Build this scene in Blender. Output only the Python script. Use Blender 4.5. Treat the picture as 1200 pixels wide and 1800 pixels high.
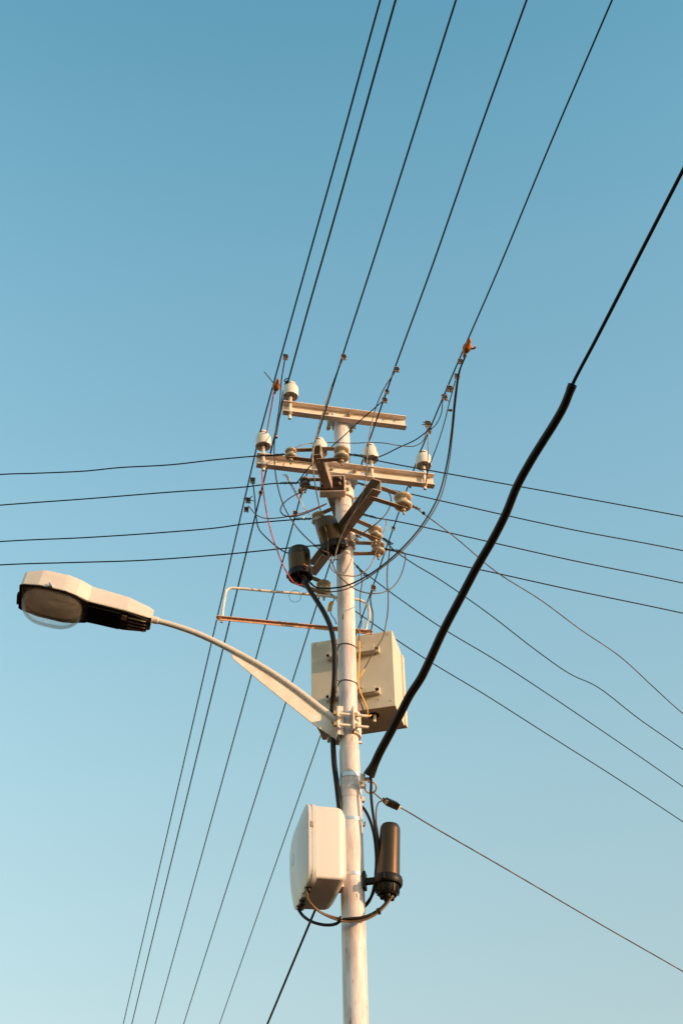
import bpy, math, random
from mathutils import Vector, Matrix, noise

random.seed(7)
R = math.radians
scene = bpy.context.scene
for o in list(bpy.data.objects):
    bpy.data.objects.remove(o)
col = scene.collection

# ------------------------------------------------------------------ camera
PITCH, ROLL = R(38.66), R(1.3)
CAM = Vector((0, -7.57, 1.6))
FWD = Vector((0, math.cos(PITCH), math.sin(PITCH)))
R0 = Vector((1, 0, 0))
U0 = Vector((0, -math.sin(PITCH), math.cos(PITCH)))
RT = R0 * math.cos(ROLL) - U0 * math.sin(ROLL)
UP = R0 * math.sin(ROLL) + U0 * math.cos(ROLL)
cd = bpy.data.cameras.new('camera')
cam = bpy.data.objects.new('camera', cd)
col.objects.link(cam)
cam.matrix_world = Matrix(((RT.x, UP.x, -FWD.x, CAM.x), (RT.y, UP.y, -FWD.y, CAM.y),
                           (RT.z, UP.z, -FWD.z, CAM.z), (0, 0, 0, 1)))
cd.sensor_fit = 'VERTICAL'
cd.sensor_height = 36
cd.sensor_width = 24
cd.lens = 50
cd.clip_end = 3000
scene.camera = cam

# ------------------------------------------------------------------ sky and sun
SUN_AZ, SUN_EL = 113.6, 14.0
world = bpy.data.worlds.new('World')
scene.world = world
world.use_nodes = True
nt = world.node_tree
sky = nt.nodes.new('ShaderNodeTexSky')
sky.sky_type = 'NISHITA'
sky.sun_disc = False
sky.sun_elevation = R(SUN_EL)
sky.sun_rotation = R(SUN_AZ)
sky.dust_density = 0.3
tc = nt.nodes.new('ShaderNodeTexCoord')
sx = nt.nodes.new('ShaderNodeSeparateXYZ')
nt.links.new(tc.outputs['Generated'], sx.inputs[0])
ramp = nt.nodes.new('ShaderNodeValToRGB')
ramp.color_ramp.interpolation = 'LINEAR'
els = ramp.color_ramp.elements
els[0].position, els[0].color = 0.20, (0.90, 0.80, 0.60, 1)
els[1].position, els[1].color = 0.96, (0.48, 0.99, 0.90, 1)
for p, c in ((0.323, (0.947, 0.833, 0.62, 1)),
             (0.4, (1.008, 0.947, 0.706, 1)),
             (0.476, (1.036, 1.041, 0.784, 1)),
             (0.552, (1.018, 1.109, 0.855, 1)),
             (0.625, (0.981, 1.154, 0.918, 1)),
             (0.692, (0.916, 1.16, 0.941, 1)),
             (0.753, (0.843, 1.159, 0.95, 1)),
             (0.807, (0.726, 1.121, 0.934, 1)),
             (0.852, (0.629, 1.066, 0.917, 1))):
    e = els.new(p)
    e.color = c
nt.links.new(sx.outputs['Z'], ramp.inputs[0])
mul = nt.nodes.new('ShaderNodeMix')
mul.data_type = 'RGBA'
mul.blend_type = 'MULTIPLY'
mul.inputs[0].default_value = 1
nt.links.new(sky.outputs[0], mul.inputs[6])
nt.links.new(ramp.outputs[0], mul.inputs[7])
bg = nt.nodes['Background']
bg.inputs[1].default_value = 0.15
nt.links.new(mul.outputs[2], bg.inputs[0])

sd = bpy.data.lights.new('sun', 'SUN')
sd.energy = 2.5
sd.angle = R(0.5)
sd.color = (1.0, 0.60, 0.33)
sun = bpy.data.objects.new('sun', sd)
col.objects.link(sun)
sdir = Vector((math.sin(R(SUN_AZ)) * math.cos(R(SUN_EL)), math.cos(R(SUN_AZ)) * math.cos(R(SUN_EL)), math.sin(R(SUN_EL))))
sun.rotation_euler = (-sdir).to_track_quat('-Z', 'Y').to_euler()
sun.location = (6, -3, 12)

vs = scene.view_settings
vs.view_transform = 'Standard'
vs.look = 'None'
vs.gamma = 1
vs.exposure = 1.23
scene.render.engine = 'CYCLES'
scene.cycles.max_bounces = 8
scene.cycles.transparent_max_bounces = 12


# ------------------------------------------------------------------ measuring helpers (1200 x 1800 survey units)
def ray(x, y):
    return FWD + RT * ((x - 600) / 2500) + UP * ((900 - y) / 2500)


def at(x, y, Y=0.0):
    d = ray(x, y)
    return CAM + d * ((Y - CAM.y) / d.y)


def atz(x, y, Z):
    d = ray(x, y)
    return CAM + d * ((Z - CAM.z) / d.z)


def azv(a):
    return Vector((math.sin(R(a)), math.cos(R(a)), 0))


def atp(x, y, P, az):
    n = Vector((math.cos(R(az)), -math.sin(R(az)), 0))
    d = ray(x, y)
    return CAM + d * ((P - CAM).dot(n) / d.dot(n))


def along(x, y, P, slope):
    """point in direction x, y that lies below P by slope times the plan distance"""
    d = ray(x, y).normalized()

    def g(t):
        Q = CAM + d * t
        return Q.z - (P.z - slope * math.hypot(Q.x - P.x, Q.y - P.y))
    t, prev = 1.0, g(1.0)
    while t < 200:
        n = g(t + .25)
        if (n > 0) != (prev > 0):
            lo, hi = t, t + .25
            for _ in range(40):
                m = (lo + hi) / 2
                if (g(m) > 0) == (prev > 0):
                    lo = m
                else:
                    hi = m
            return CAM + d * lo
        t, prev = t + .25, n
    return CAM + d * 12


def az_of(v):
    return math.degrees(math.atan2(v.x, v.y))


PX = 0.015                       # pole axis in plan
LINE = -12.5                     # bearing of the street lines going away
ARM = LINE + 90                  # bearing of the crossarms (to the right)
av, lv, zv = azv(ARM), azv(LINE), Vector((0, 0, 1))


# ------------------------------------------------------------------ materials
def mat(name, base, rough=.6, metal=0.0, spec=.5, var=None, scale=6, stretch=(1, 1, 1), amount=.6, bump=0.0,
        bscale=60, spots=None, spot_scale=30, spot_thr=.68, coat=0.0, lo=.35, hi=.7):
    m = bpy.data.materials.new(name)
    m.use_nodes = True
    t = m.node_tree
    b = t.nodes['Principled BSDF']
    b.inputs['Roughness'].default_value = rough
    b.inputs['Metallic'].default_value = metal
    b.inputs['Specular IOR Level'].default_value = spec
    b.inputs['Coat Weight'].default_value = coat
    b.inputs['Base Color'].default_value = (*base, 1)
    co = t.nodes.new('ShaderNodeTexCoord')
    mp = t.nodes.new('ShaderNodeMapping')
    mp.inputs['Scale'].default_value = stretch
    t.links.new(co.outputs['Object'], mp.inputs[0])
    last = None

    def nz(sc, det=6, ro=.6):
        n = t.nodes.new('ShaderNodeTexNoise')
        n.inputs['Scale'].default_value = sc
        n.inputs['Detail'].default_value = det
        n.inputs['Roughness'].default_value = ro
        t.links.new(mp.outputs[0], n.inputs['Vector'])
        return n

    def mixin(a, bcol, fac_socket, l, h, amt):
        mr = t.nodes.new('ShaderNodeMapRange')
        mr.inputs[1].default_value = l
        mr.inputs[2].default_value = h
        mr.inputs[4].default_value = amt
        t.links.new(fac_socket, mr.inputs[0])
        mx = t.nodes.new('ShaderNodeMix')
        mx.data_type = 'RGBA'
        t.links.new(mr.outputs[0], mx.inputs[0])
        if a is None:
            mx.inputs[6].default_value = (*base, 1)
        else:
            t.links.new(a, mx.inputs[6])
        mx.inputs[7].default_value = (*bcol, 1)
        return mx.outputs[2]
    if var:
        last = mixin(last, var, nz(scale).outputs['Fac'], lo, hi, amount)
        rr = t.nodes.new('ShaderNodeMapRange')
        rr.inputs[3].default_value = max(0.05, rough - .12)
        rr.inputs[4].default_value = min(1, rough + .12)
        t.links.new(nz(scale * 2.3).outputs['Fac'], rr.inputs[0])
        t.links.new(rr.outputs[0], b.inputs['Roughness'])
    if spots:
        last = mixin(last, spots, nz(spot_scale, 4, .55).outputs['Fac'], spot_thr, spot_thr + .06, .85)
    if last is not None:
        t.links.new(last, b.inputs['Base Color'])
    if bump:
        bp = t.nodes.new('ShaderNodeBump')
        bp.inputs['Strength'].default_value = bump
        bp.inputs['Distance'].default_value = .004
        t.links.new(nz(bscale, 5).outputs['Fac'], bp.inputs['Height'])
        t.links.new(bp.outputs[0], b.inputs['Normal'])
    return m


M = {}
M['pole'] = mat('pole_paint', (.66, .59, .58), .5, .0, .4, var=(.41, .305, .275), scale=8, stretch=(2.6, 2.6, .5), amount=.85,
                bump=.2, bscale=50, spots=(.22, .10, .05), spot_scale=20, spot_thr=.655, lo=.42, hi=.68)
M['galv'] = mat('galvanised_steel', (.74, .66, .59), .55, .0, .45, var=(.57, .42, .31), scale=11, stretch=(1, 1, 1), amount=.75,
                bump=.15, bscale=70, spots=(.22, .10, .04), spot_scale=24, spot_thr=.69)
M['galv_bar'] = mat('grey_brown_steel', (.42, .33, .27), .55, .0, .4, var=(.30, .20, .13), scale=12, amount=.8, bump=.15, spots=(.16, .07, .03), spot_scale=24, spot_thr=.66)
M['galv_dull'] = mat('dull_steel', (.40, .31, .24), .6, .0, .4, var=(.24, .14, .08), scale=14, amount=.8, bump=.15,
                     spots=(.14, .06, .02), spot_scale=30, spot_thr=.66)
M['band'] = mat('stainless_band', (.62, .61, .6), .35, .7, .5, var=(.45, .44, .43), scale=30, amount=.5)
M['bolt'] = mat('bolt_steel', (.42, .31, .2), .45, .35, .5, var=(.28, .15, .07), scale=40, amount=.7)
M['porcelain'] = mat('white_porcelain', (.74, .68, .60), .22, 0, .5, var=(.58, .48, .38), scale=14, stretch=(1, 1, .5), amount=.45, coat=.3)
M['porcelain_dirty'] = mat('dirty_porcelain', (.58, .50, .39), .28, 0, .5, var=(.28, .19, .11), scale=26, amount=.85, coat=.25)
M['porcelain_dark'] = mat('dark_porcelain', (.13, .10, .09), .3, 0, .5, var=(.22, .18, .14), scale=18, amount=.6)
M['black'] = mat('black_plastic', (.014, .006, .002), .38, 0, .75, var=(.022, .010, .003), scale=12, amount=.8, bump=.03)
M['black'].node_tree.nodes['Principled BSDF'].inputs['Specular Tint'].default_value = (1.0, .66, .40, 1)
M['black_matte'] = mat('black_rubber', (.007, .0045, .0035), .45, 0, .2, var=(.012, .007, .004), scale=25, amount=.7)
M['wire'] = mat('black_wire', (.006, .0055, .006), .55, 0, .2)
M['wire_brown'] = mat('weathered_wire', (.055, .034, .022), .5, 0, .35, var=(.22, .15, .09), scale=9, amount=.8, lo=.45, hi=.7)
M['wire_pale'] = mat('pale_wire', (.30, .22, .16), .5, 0, .4, var=(.05, .03, .02), scale=9, amount=.95, lo=.4, hi=.6)
M['wire_red'] = mat('red_wire', (.50, .055, .06), .45, 0, .4, var=(.62, .20, .18), scale=20, amount=.5)
M['cable_golden'] = mat('golden_brown_cable', (.17, .085, .028), .42, 0, .45, var=(.09, .045, .016), scale=9, amount=.8)
M['wire_dull_red'] = mat('dull_red_wire', (.16, .03, .03), .5, 0, .3, var=(.03, .015, .015), scale=14, amount=.9)
M['wire_yellow'] = mat('yellow_wire', (.72, .40, .045), .45, 0, .4)
M['wire_blue'] = mat('blue_wire', (.02, .025, .06), .45, 0, .4)
M['pipe_white'] = mat('white_pipe', (.72, .68, .62), .45, 0, .45, var=(.5, .42, .36), scale=20, amount=.6)
M['rusty'] = mat('rusty_bar', (.58, .29, .18), .7, 0, .3, var=(.64, .40, .28), scale=16, amount=.8, bump=.2,
                 spots=(.20, .07, .03), spot_scale=30, spot_thr=.64)
M['boot'] = mat('orange_boot', (.52, .17, .03), .5, 0, .4, var=(.22, .07, .02), scale=30, amount=.8, bump=.2)
M['connector'] = mat('brass_connector', (.045, .028, .016), .5, .3, .35, var=(.015, .010, .006), scale=50, amount=.8)
M['box'] = mat('beige_cabinet_paint', (.60, .53, .43), .5, 0, .4, var=(.50, .41, .31), scale=7, stretch=(1, 1, .6), amount=.6,
               bump=.05, bscale=180, spots=(.30, .20, .12), spot_scale=55, spot_thr=.73)
M['cabinet'] = mat('grey_cabinet_plastic', (.56, .53, .52), .42, 0, .45, var=(.52, .49, .47), scale=5, stretch=(1, 1, .4), amount=.5, bump=.03, bscale=220)
M['lamp'] = mat('lamp_head_paint', (.58, .53, .49), .42, 0, .45, var=(.50, .43, .38), scale=9, amount=.55, bump=.04)
M['reflector'] = mat('lamp_reflector', (.84, .74, .66), .5, .3, .5, var=(.66, .54, .46), scale=20, amount=.6)
M['rust_shade'] = mat('rust_and_hole_shade', (.028, .010, .005), .8, 0, .2, var=(.008, .004, .003), scale=26, amount=.9, bump=.5, bscale=40)  # rust tone taken near black so its colour carries the shade of openings
M['tag'] = mat('orange_tag', (.72, .26, .08), .5, 0, .4, var=(.7, .42, .05), scale=22, amount=.9)
M['grip'] = mat('cable_grip_plastic', (.02, .016, .013), .4, 0, .5)
M['pale_plastic'] = mat('pale_plastic', (.66, .68, .42), .5)
M['bulb'] = mat('bulb_frost', (.7, .62, .52), .2, 0, .5)
M['asphalt'] = mat('asphalt', (.048, .037, .029), .9, 0, .1, var=(.06, .045, .035), scale=3, amount=.7, bump=.5, bscale=180)
M['earth'] = mat('dry_verge', (.085, .030, .008), .95, 0, .0, var=(.055, .024, .008), scale=1.2, amount=.8, bump=.4, bscale=40)
M['concrete'] = mat('kerb_concrete', (.15, .085, .05), .85, 0, .1, var=(.11, .06, .035), scale=5, amount=.7, bump=.3, bscale=90)

m = bpy.data.materials.new('clear_lamp_bowl')          # thin clear acrylic: mostly transparent, fresnel gloss
m.use_nodes = True
t = m.node_tree
t.nodes.remove(t.nodes['Principled BSDF'])
tr = t.nodes.new('ShaderNodeBsdfTransparent')
tr.inputs[0].default_value = (.93, .92, .90, 1)
gl = t.nodes.new('ShaderNodeBsdfGlossy')
gl.inputs['Roughness'].default_value = .06
fr = t.nodes.new('ShaderNodeFresnel')
fr.inputs[0].default_value = 1.22
ms = t.nodes.new('ShaderNodeMixShader')
fk = t.nodes.new('ShaderNodeMath')
fk.operation = 'MULTIPLY'
fk.inputs[1].default_value = .45
t.links.new(fr.outputs[0], fk.inputs[0])
df = t.nodes.new('ShaderNodeBsdfDiffuse')
df.inputs[0].default_value = (.70, .62, .55, 1)
tl = t.nodes.new('ShaderNodeBsdfTranslucent')
tl.inputs[0].default_value = (.80, .70, .60, 1)
dd = t.nodes.new('ShaderNodeMixShader')
t.links.new(df.outputs[0], dd.inputs[1])
t.links.new(tl.outputs[0], dd.inputs[2])
dn_ = t.nodes.new('ShaderNodeTexNoise')
dn_.inputs['Scale'].default_value = 14
dn_.inputs['Detail'].default_value = 6
dm = t.nodes.new('ShaderNodeMapRange')
dm.inputs[1].default_value, dm.inputs[2].default_value, dm.inputs[3].default_value, dm.inputs[4].default_value = .3, .7, .05, .14
t.links.new(dn_.outputs['Fac'], dm.inputs[0])
dust = t.nodes.new('ShaderNodeMixShader')
t.links.new(dm.outputs[0], dust.inputs[0])
t.links.new(tr.outputs[0], dust.inputs[1])
t.links.new(dd.outputs[0], dust.inputs[2])
t.links.new(fk.outputs[0], ms.inputs[0])
t.links.new(dust.outputs[0], ms.inputs[1])
t.links.new(gl.outputs[0], ms.inputs[2])
t.links.new(ms.outputs[0], t.nodes['Material Output'].inputs[0])
M['bowl'] = m


# ------------------------------------------------------------------ mesh helpers
class MB:
    def __init__(self):
        self.v, self.f = [], []

    def add(self, vs_, fs):
        n = len(self.v)
        self.v += [Vector(p) for p in vs_]
        self.f += [tuple(i + n for i in f) for f in fs]
        return self

    def frame_box(self, c, ex, ey, ez, sx_, sy_, sz_):
        c = Vector(c)
        vs_ = [c + ex * (a * sx_ / 2) + ey * (b * sy_ / 2) + ez * (d * sz_ / 2) for a in (-1, 1) for b in (-1, 1) for d in (-1, 1)]
        fs = [(0, 1, 3, 2), (4, 6, 7, 5), (0, 4, 5, 1), (2, 3, 7, 6), (0, 2, 6, 4), (1, 5, 7, 3)]
        return self.add(vs_, fs)

    def box(self, c, s):
        return self.frame_box(c, Vector((1, 0, 0)), Vector((0, 1, 0)), zv, *s)

    def prism(self, pts, d):
        """closed polygon of 3D points swept along vector d"""
        n = len(pts)
        d = Vector(d)
        return self.add(list(pts) + [Vector(p) + d for p in pts],
                        [tuple(range(n))[::-1], tuple(range(n, 2 * n))] + [(i, (i + 1) % n, n + (i + 1) % n, n + i) for i in range(n)])

    def loft(self, rings, caps=True, closed=True):
        n = len(rings[0])
        vs_, fs = [], []
        for r in rings:
            vs_ += list(r)
        for k in range(len(rings) - 1):
            for i in range(n if closed else n - 1):
                j = (i + 1) % n
                fs.append((k * n + i, k * n + j, (k + 1) * n + j, (k + 1) * n + i))
        if caps:
            fs.append(tuple(range(n))[::-1])
            fs.append(tuple(range((len(rings) - 1) * n, len(rings) * n)))
        return self.add(vs_, fs)

    def tube(self, pts, r, seg=8):
        pts = [Vector(p) for p in pts]
        n = len(pts)
        rs = [r] * n if not callable(r) else [r(i / (n - 1)) for i in range(n)]
        rings = []
        side = None
        for i, p in enumerate(pts):
            tg = (pts[min(i + 1, n - 1)] - pts[max(i - 1, 0)]).normalized()
            if side is None:
                side = tg.orthogonal().normalized()
            else:
                side = (side - tg * side.dot(tg)).normalized()
            up = tg.cross(side)
            rings.append([p + (side * math.cos(a) + up * math.sin(a)) * rs[i] for a in [2 * math.pi * k / seg for k in range(seg)]])
        return self.loft(rings)

    def lathe(self, prof, o=(0, 0, 0), ax=zv, seg=24, closed=False):
        o, ax = Vector(o), Vector(ax).normalized()
        s = ax.orthogonal().normalized()
        u = ax.cross(s)
        rings = [[o + ax * z + (s * math.cos(a) + u * math.sin(a)) * max(r, 1e-4) for a in [2 * math.pi * k / seg for k in range(seg)]]
                 for r, z in prof]
        if closed:
            rings.append(rings[0])
            return self.loft(rings, caps=False)
        return self.loft(rings)

    def hexa(self, o, ax, r, h):
        return self.lathe([(r, 0), (r, h)], o, ax, 6)

    def helix(self, p0, p1, rad, turns, r, seg=6):
        p0, p1 = Vector(p0), Vector(p1)
        ax = (p1 - p0)
        tg = ax.normalized()
        s = tg.orthogonal().normalized()
        u = tg.cross(s)
        n = int(turns * 10)
        pts = []
        for i in range(n + 1):
            a = 2 * math.pi * turns * i / n
            q = rad * (1 + .25 * math.sin(a * .37 + 1))
            pts.append(p0 + ax * (i / n) + (s * math.cos(a) + u * math.sin(a)) * q)
        return self.tube(pts, r, seg)

    def mesh(self, name, m_, angle=35, origin=None):
        me = bpy.data.meshes.new(name)
        o = Vector(origin) if origin is not None else Vector()
        me.from_pydata([p - o for p in self.v], [], self.f)
        import bmesh
        b = bmesh.new()
        b.from_mesh(me)
        bmesh.ops.recalc_face_normals(b, faces=b.faces)
        b.to_mesh(me)
        b.free()
        me.materials.append(M[m_])
        me.shade_smooth()
        me.set_sharp_from_angle(angle=R(angle))
        return me

    def build(self, name, m_, parent=None, bevel=0, angle=35):
        """world-coordinate geometry -> an object; under a parent it is stored relative to it"""
        if parent is not None:
            org = parent['_o'] if '_o' in parent else (0, 0, 0)
            ob = bpy.data.objects.new(name, self.mesh(name, m_, angle, Vector(org)))
            ob.parent = parent
            ob['_o'] = list(org)
        else:
            c = sum(self.v, Vector()) / len(self.v)
            ob = bpy.data.objects.new(name, self.mesh(name, m_, angle, c))
            ob.location = c
            ob['_o'] = list(c)
        col.objects.link(ob)
        if bevel:
            bv = ob.modifiers.new('bevel', 'BEVEL')
            bv.width = bevel
            bv.segments = 2
            bv.limit_method = 'ANGLE'
            bv.angle_limit = R(40)
            bv.harden_normals = False
        return ob


def thing(name, label, cat, loc=(0, 0, 0), group=None):
    o = bpy.data.objects.new(name, None)
    col.objects.link(o)
    o.location = loc
    o['_o'] = list(loc)
    o.empty_display_size = .1
    return tag(o, label, cat, group)


def tag(o, label, cat, group=None):
    o['label'] = label
    o['category'] = cat
    if group:
        o['group'] = group
    return o


def spline(pts, sub=6):
    """centripetal Catmull-Rom through points"""
    P = [Vector(p) for p in pts]
    if len(P) < 3:
        return P
    P = [P[0] * 2 - P[1]] + P + [P[-1] * 2 - P[-2]]
    out = []
    for i in range(1, len(P) - 2):
        p0, p1, p2, p3 = P[i - 1:i + 3]
        a, b, c = [max(1e-4, (q - p).length) ** .5 for p, q in ((p0, p1), (p1, p2), (p2, p3))]
        m1 = ((p1 - p0) / a - (p2 - p0) / (a + b) + (p2 - p1) / b) * b
        m2 = ((p2 - p1) / b - (p3 - p1) / (b + c) + (p3 - p2) / c) * b
        for k in range(sub):
            s = k / sub
            out.append(p1 * (2 * s ** 3 - 3 * s * s + 1) + m1 * (s ** 3 - 2 * s * s + s) + p2 * (3 * s * s - 2 * s ** 3) + m2 * (s ** 3 - s * s))
    out.append(P[-2])
    return out


def wire(name, pts, r, m_, label, cat='wire', group=None, seg=8, sub=6, parent=None):
    o = MB().tube(spline(pts, sub), r, seg).build(name, m_, parent)
    if parent is None:
        tag(o, label, cat, group)
    return o


def path(spec):
    """[(x, y, depth), ...] -> points"""
    return [at(*s) for s in spec]


# ------------------------------------------------------------------ the ground (below the frame, but the pole stands on it)
def slab(name, c, half_a, half_l, z0, z1, m_):
    c = Vector(c)
    b = MB().frame_box(c + zv * ((z0 + z1) / 2), av, lv, zv, half_a * 2, half_l * 2, z1 - z0)
    o = b.build(name, m_)
    o['kind'] = 'structure'
    return o


slab('ground', (0, 0, 0), 900, 900, -.5, -.02, 'earth')
slab('road', av * -4.25, 3.5, 300, -.019, 0.0, 'asphalt')
slab('kerb', av * -.65, .075, 300, -.019, .12, 'concrete')
slab('pavement', av * .45, 1.02, 300, -.019, .115, 'concrete')


# ------------------------------------------------------------------ the pole
def zp(y):
    return at(610, y, 0).z


pole = thing('utility_pole', 'tall pale painted steel pole with stepped sections carrying all the hardware', 'pole', (PX, 0, .115))
POLE = Vector((PX, 0, 0))


def ring(r, z):
    return (r, z)


MB().lathe([(.0, .115), (.155, .115), (.155, .135), (.0, .135)], POLE).build('base_plate', 'galv', pole)
z1, z2 = zp(1383), zp(1318)
MB().lathe([(.082, .13), (.082, 2.2), (.078, 2.23), (.069, 2.26), (.0670, z1 - .03), (.0655, z1 - .012), (.0612, z1)], POLE, seg=40).build('lower_section', 'pole', pole, angle=60)
MB().lathe([(.0610, z1 - .001), (.0608, z2 - .02), (.0600, z2 - .008), (.0572, z2)], POLE, seg=40).build('middle_section', 'pole', pole, angle=60)
ztop = zp(742) + .045
MB().lathe([(.0568, z2 - .001), (.0560, ztop - .004), (.053, ztop), (.0, ztop)], POLE, seg=40).build('upper_section', 'pole', pole, angle=60)


def band(y, r, h=.02, t=.0022, m_='band', buckle=None):
    z = zp(y)
    b = MB().lathe([(r, z - h / 2), (r + t, z - h / 2), (r + t, z + h / 2), (r, z + h / 2)], POLE, seg=40, closed=True)
    if buckle is not None:
        d = azv(buckle)
        b.frame_box(POLE + d * (r + .008) + zv * z, d, d.cross(zv), zv, .016, .03, h * 1.25)
    return b.build('band', m_, pole, angle=50)


band(1446, .0672, .019, buckle=70)
band(1543, .0675, .019, buckle=85)
band(1368, .0612, .024, .003, buckle=60)
band(1404, .0672, .02, .0015, 'pole', buckle=75)
for y, r in ((1140, .0565), (1204, .0565)):          # thin wire ties
    z = zp(y)
    pts = [POLE + Vector((math.cos(a) * (r + .003), math.sin(a) * (r + .003), z + .006 * math.sin(a * 2))) for a in [2 * math.pi * k / 28 for k in range(29)]]
    b = MB().tube(pts, .0028, 6)
    tail = POLE + Vector((-.045, -.05, z))
    b.tube(spline([tail, tail + Vector((-.03, -.02, -.012)), tail + Vector((-.055, -.012, .008 if y < 1200 else -.03))]), .0026, 6)
    b.build('wire_tie', 'wire', pole)


# ------------------------------------------------------------------ crossarms
def channel(p0, p1, side, h, w, t=.006, holes=(), web_first=True):
    """C channel from p0 to p1 (centre of the web's back face); flanges stick out along side; holes = [(distance, z, length, height)]"""
    d = (p1 - p0)
    L = d.length
    d.normalize()
    b = MB()
    hs = sorted(holes)

    def bar(s0, s1, z0, z1, n0, n1):
        b.frame_box(p0 + d * ((s0 + s1) / 2) + zv * ((z0 + z1) / 2) + side * ((n0 + n1) / 2), d, side, zv, s1 - s0, n1 - n0, z1 - z0)
    bar(0, L, h / 2 - t, h / 2, 0, w)
    bar(0, L, -h / 2, -h / 2 + t, 0, w)
    if not hs:
        bar(0, L, -h / 2 + t, h / 2 - t, 0, t)
    else:
        cur = 0
        for s, z, l, hh in hs:
            bar(cur, s - l / 2, -h / 2 + t, h / 2 - t, 0, t)
            bar(s - l / 2, s + l / 2, -h / 2 + t, z - hh / 2, 0, t)
            bar(s - l / 2, s + l / 2, z + hh / 2, h / 2 - t, 0, t)
            cur = s + l / 2
        bar(cur, L, -h / 2 + t, h / 2 - t, 0, t)
    return b, d, L


def bolt(parent, p, ax, r=.011, l=.02, shank=0):
    b = MB().hexa(p, ax, r, l * .55)
    b.lathe([(r * .6, l * .55), (r * .6, l), (0, l)], p, ax, 10)
    return b.build('bolt', 'bolt', parent)


near = -lv
web = POLE + near * .0575


def crossarm(xl, xr, ybot, h, w, label, holes_px, bolts_px):
    zb = at(600, ybot, web.y).z
    c = Vector((web.x, web.y, zb + h / 2))
    pl = atp(xl[0], xl[1], c, ARM)
    pr = atp(xr[0], xr[1], c, ARM)
    p0 = c + av * (pl - c).dot(av)
    p1 = c + av * (pr - c).dot(av)
    hol = []
    for hx, hy, hl, hh in holes_px:
        q = atp(hx, hy, c, ARM)
        hol.append(((q - p0).dot(av), max(-.02, min(.02, q.z - c.z)), hl, hh))
    b, d, L = channel(p0, p1, near, h, w, .006, hol)
    root = thing('crossarm', label, 'crossarm', tuple(c), 'channel steel crossarms on the pole')
    b.build('channel', 'galv', root, bevel=.0012)
    for bx, by in bolts_px:
        q = atp(bx, by, c, ARM)
        p = c + av * (q - c).dot(av) + zv * max(-.02, min(.02, q.z - c.z)) + near * .006
        bolt(root, p, near, .013, .026)
    # clamp behind the pole: saddle and two long bolts
    for s in (-1, 1):
        MB().tube([c + av * (s * .082) + near * .004, c + av * (s * .082) - near * .150], .008, 8).build('clamp_bolt', 'galv', root)
    k = MB()
    rb = []
    for zz in (-.038, .038):
        prof = []
        for a in range(-90, 91, 15):
            prof.append(POLE + av * (math.sin(R(a)) * .0585) + lv * (math.cos(R(a)) * .0585))
        prof += [POLE + av * .105, POLE + av * .105 + lv * .012]
        for a in range(90, -91, -15):
            prof.append(POLE + av * (math.sin(R(a)) * .071) + lv * (math.cos(R(a)) * .071 + .004))
        prof += [POLE - av * .105 + lv * .012, POLE - av * .105]
        rb.append([p + zv * (c.z + zz) for p in prof])
    k.loft(rb)
    k.build('clamp', 'galv', root, bevel=.003)
    for s in (-1, 1):
        MB().hexa(c + av * (s * .082) - near * .118, lv, .017, .016).build('nut', 'bolt', root)
    return c, p0, p1


UPc, UP0, UP1 = crossarm((496, 722), (711, 738), 743, .098, .050, 'short upper channel steel crossarm at the very top of the pole',
                         [(583, 729, .020, .016), (691, 729, .018, .014), (672, 733, .018, .015)], [(613, 731), (575, 729)])
LOc, LO0, LO1 = crossarm((450, 816), (760, 838), 841, .098, .050, 'long lower channel steel crossarm carrying four white pin insulators',
                         [(577, 826, .020, .014), (636, 832, .020, .014)], [(582, 827), (623, 831)])


# ------------------------------------------------------------------ pin insulators (one prototype, copies share meshes)
def pin_meshes():
    cup = MB().lathe([(.0, .130), (.024, .130), (.032, .126), (.034, .116), (.029, .108), (.029, .101), (.038, .097), (.047, .092), (.0525, .082),
                      (.0545, .065), (.0550, .004), (.0535, .0), (.0475, .0), (.0455, .006), (.044, .040), (.036, .046), (.034, .040), (.0345, .010), (.032, .006),
                      (.029, .008), (.027, .040), (.020, .046), (.0, .046)], seg=36)
    pin = MB().lathe([(.0, .06), (.0105, .06), (.0115, -.085), (.0115, -.215), (.0, -.215)], seg=14)
    return cup.mesh('porcelain_cup', 'porcelain', 40), pin.mesh('steel_pin', 'galv')


cup_me, pin_me = pin_meshes()
wash = MB().lathe([(0, 0), (.022, 0), (.022, .004), (0, .004)], seg=16).mesh('washer', 'galv')
nut_me = MB().hexa((0, 0, 0), zv, .019, .016).mesh('nut', 'bolt')
tie_me = MB().helix((0, 0, .100), (0, 0, .109), .0305, 2.6, .0032).mesh('tie_wire', 'wire_pale')
PINS = []


def pin_insulator(px, arm_c, gap, label):
    """on the flange of a crossarm below picture column px"""
    base = Vector((arm_c.x, arm_c.y, 0)) + near * .028
    q = atp(px, 815, Vector((base.x, base.y, arm_c.z)), ARM)
    s = (q - base).dot(av)
    p = base + av * s
    p.z = arm_c.z + .049 + gap
    root = thing('pin_insulator', label, 'insulator', tuple(p), 'white pin insulators on the crossarms')
    root.rotation_euler = (R(random.uniform(-2, 2)), R(random.uniform(-2, 2)), random.uniform(0, 6))
    for n, me, z in (('porcelain_cup', cup_me, 0), ('steel_pin', pin_me, 0), ('tie_wire', tie_me, 0), ('washer', wash, -gap + .001),
                     ('nut', nut_me, -gap - .098 - .018), ('washer', wash, -gap - .098 - .0025)):
        o = bpy.data.objects.new(n, me)
        o.parent = root
        o.location = (0, 0, z)
        col.objects.link(o)
    top = p + zv * .103
    PINS.append(top)
    return top


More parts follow.
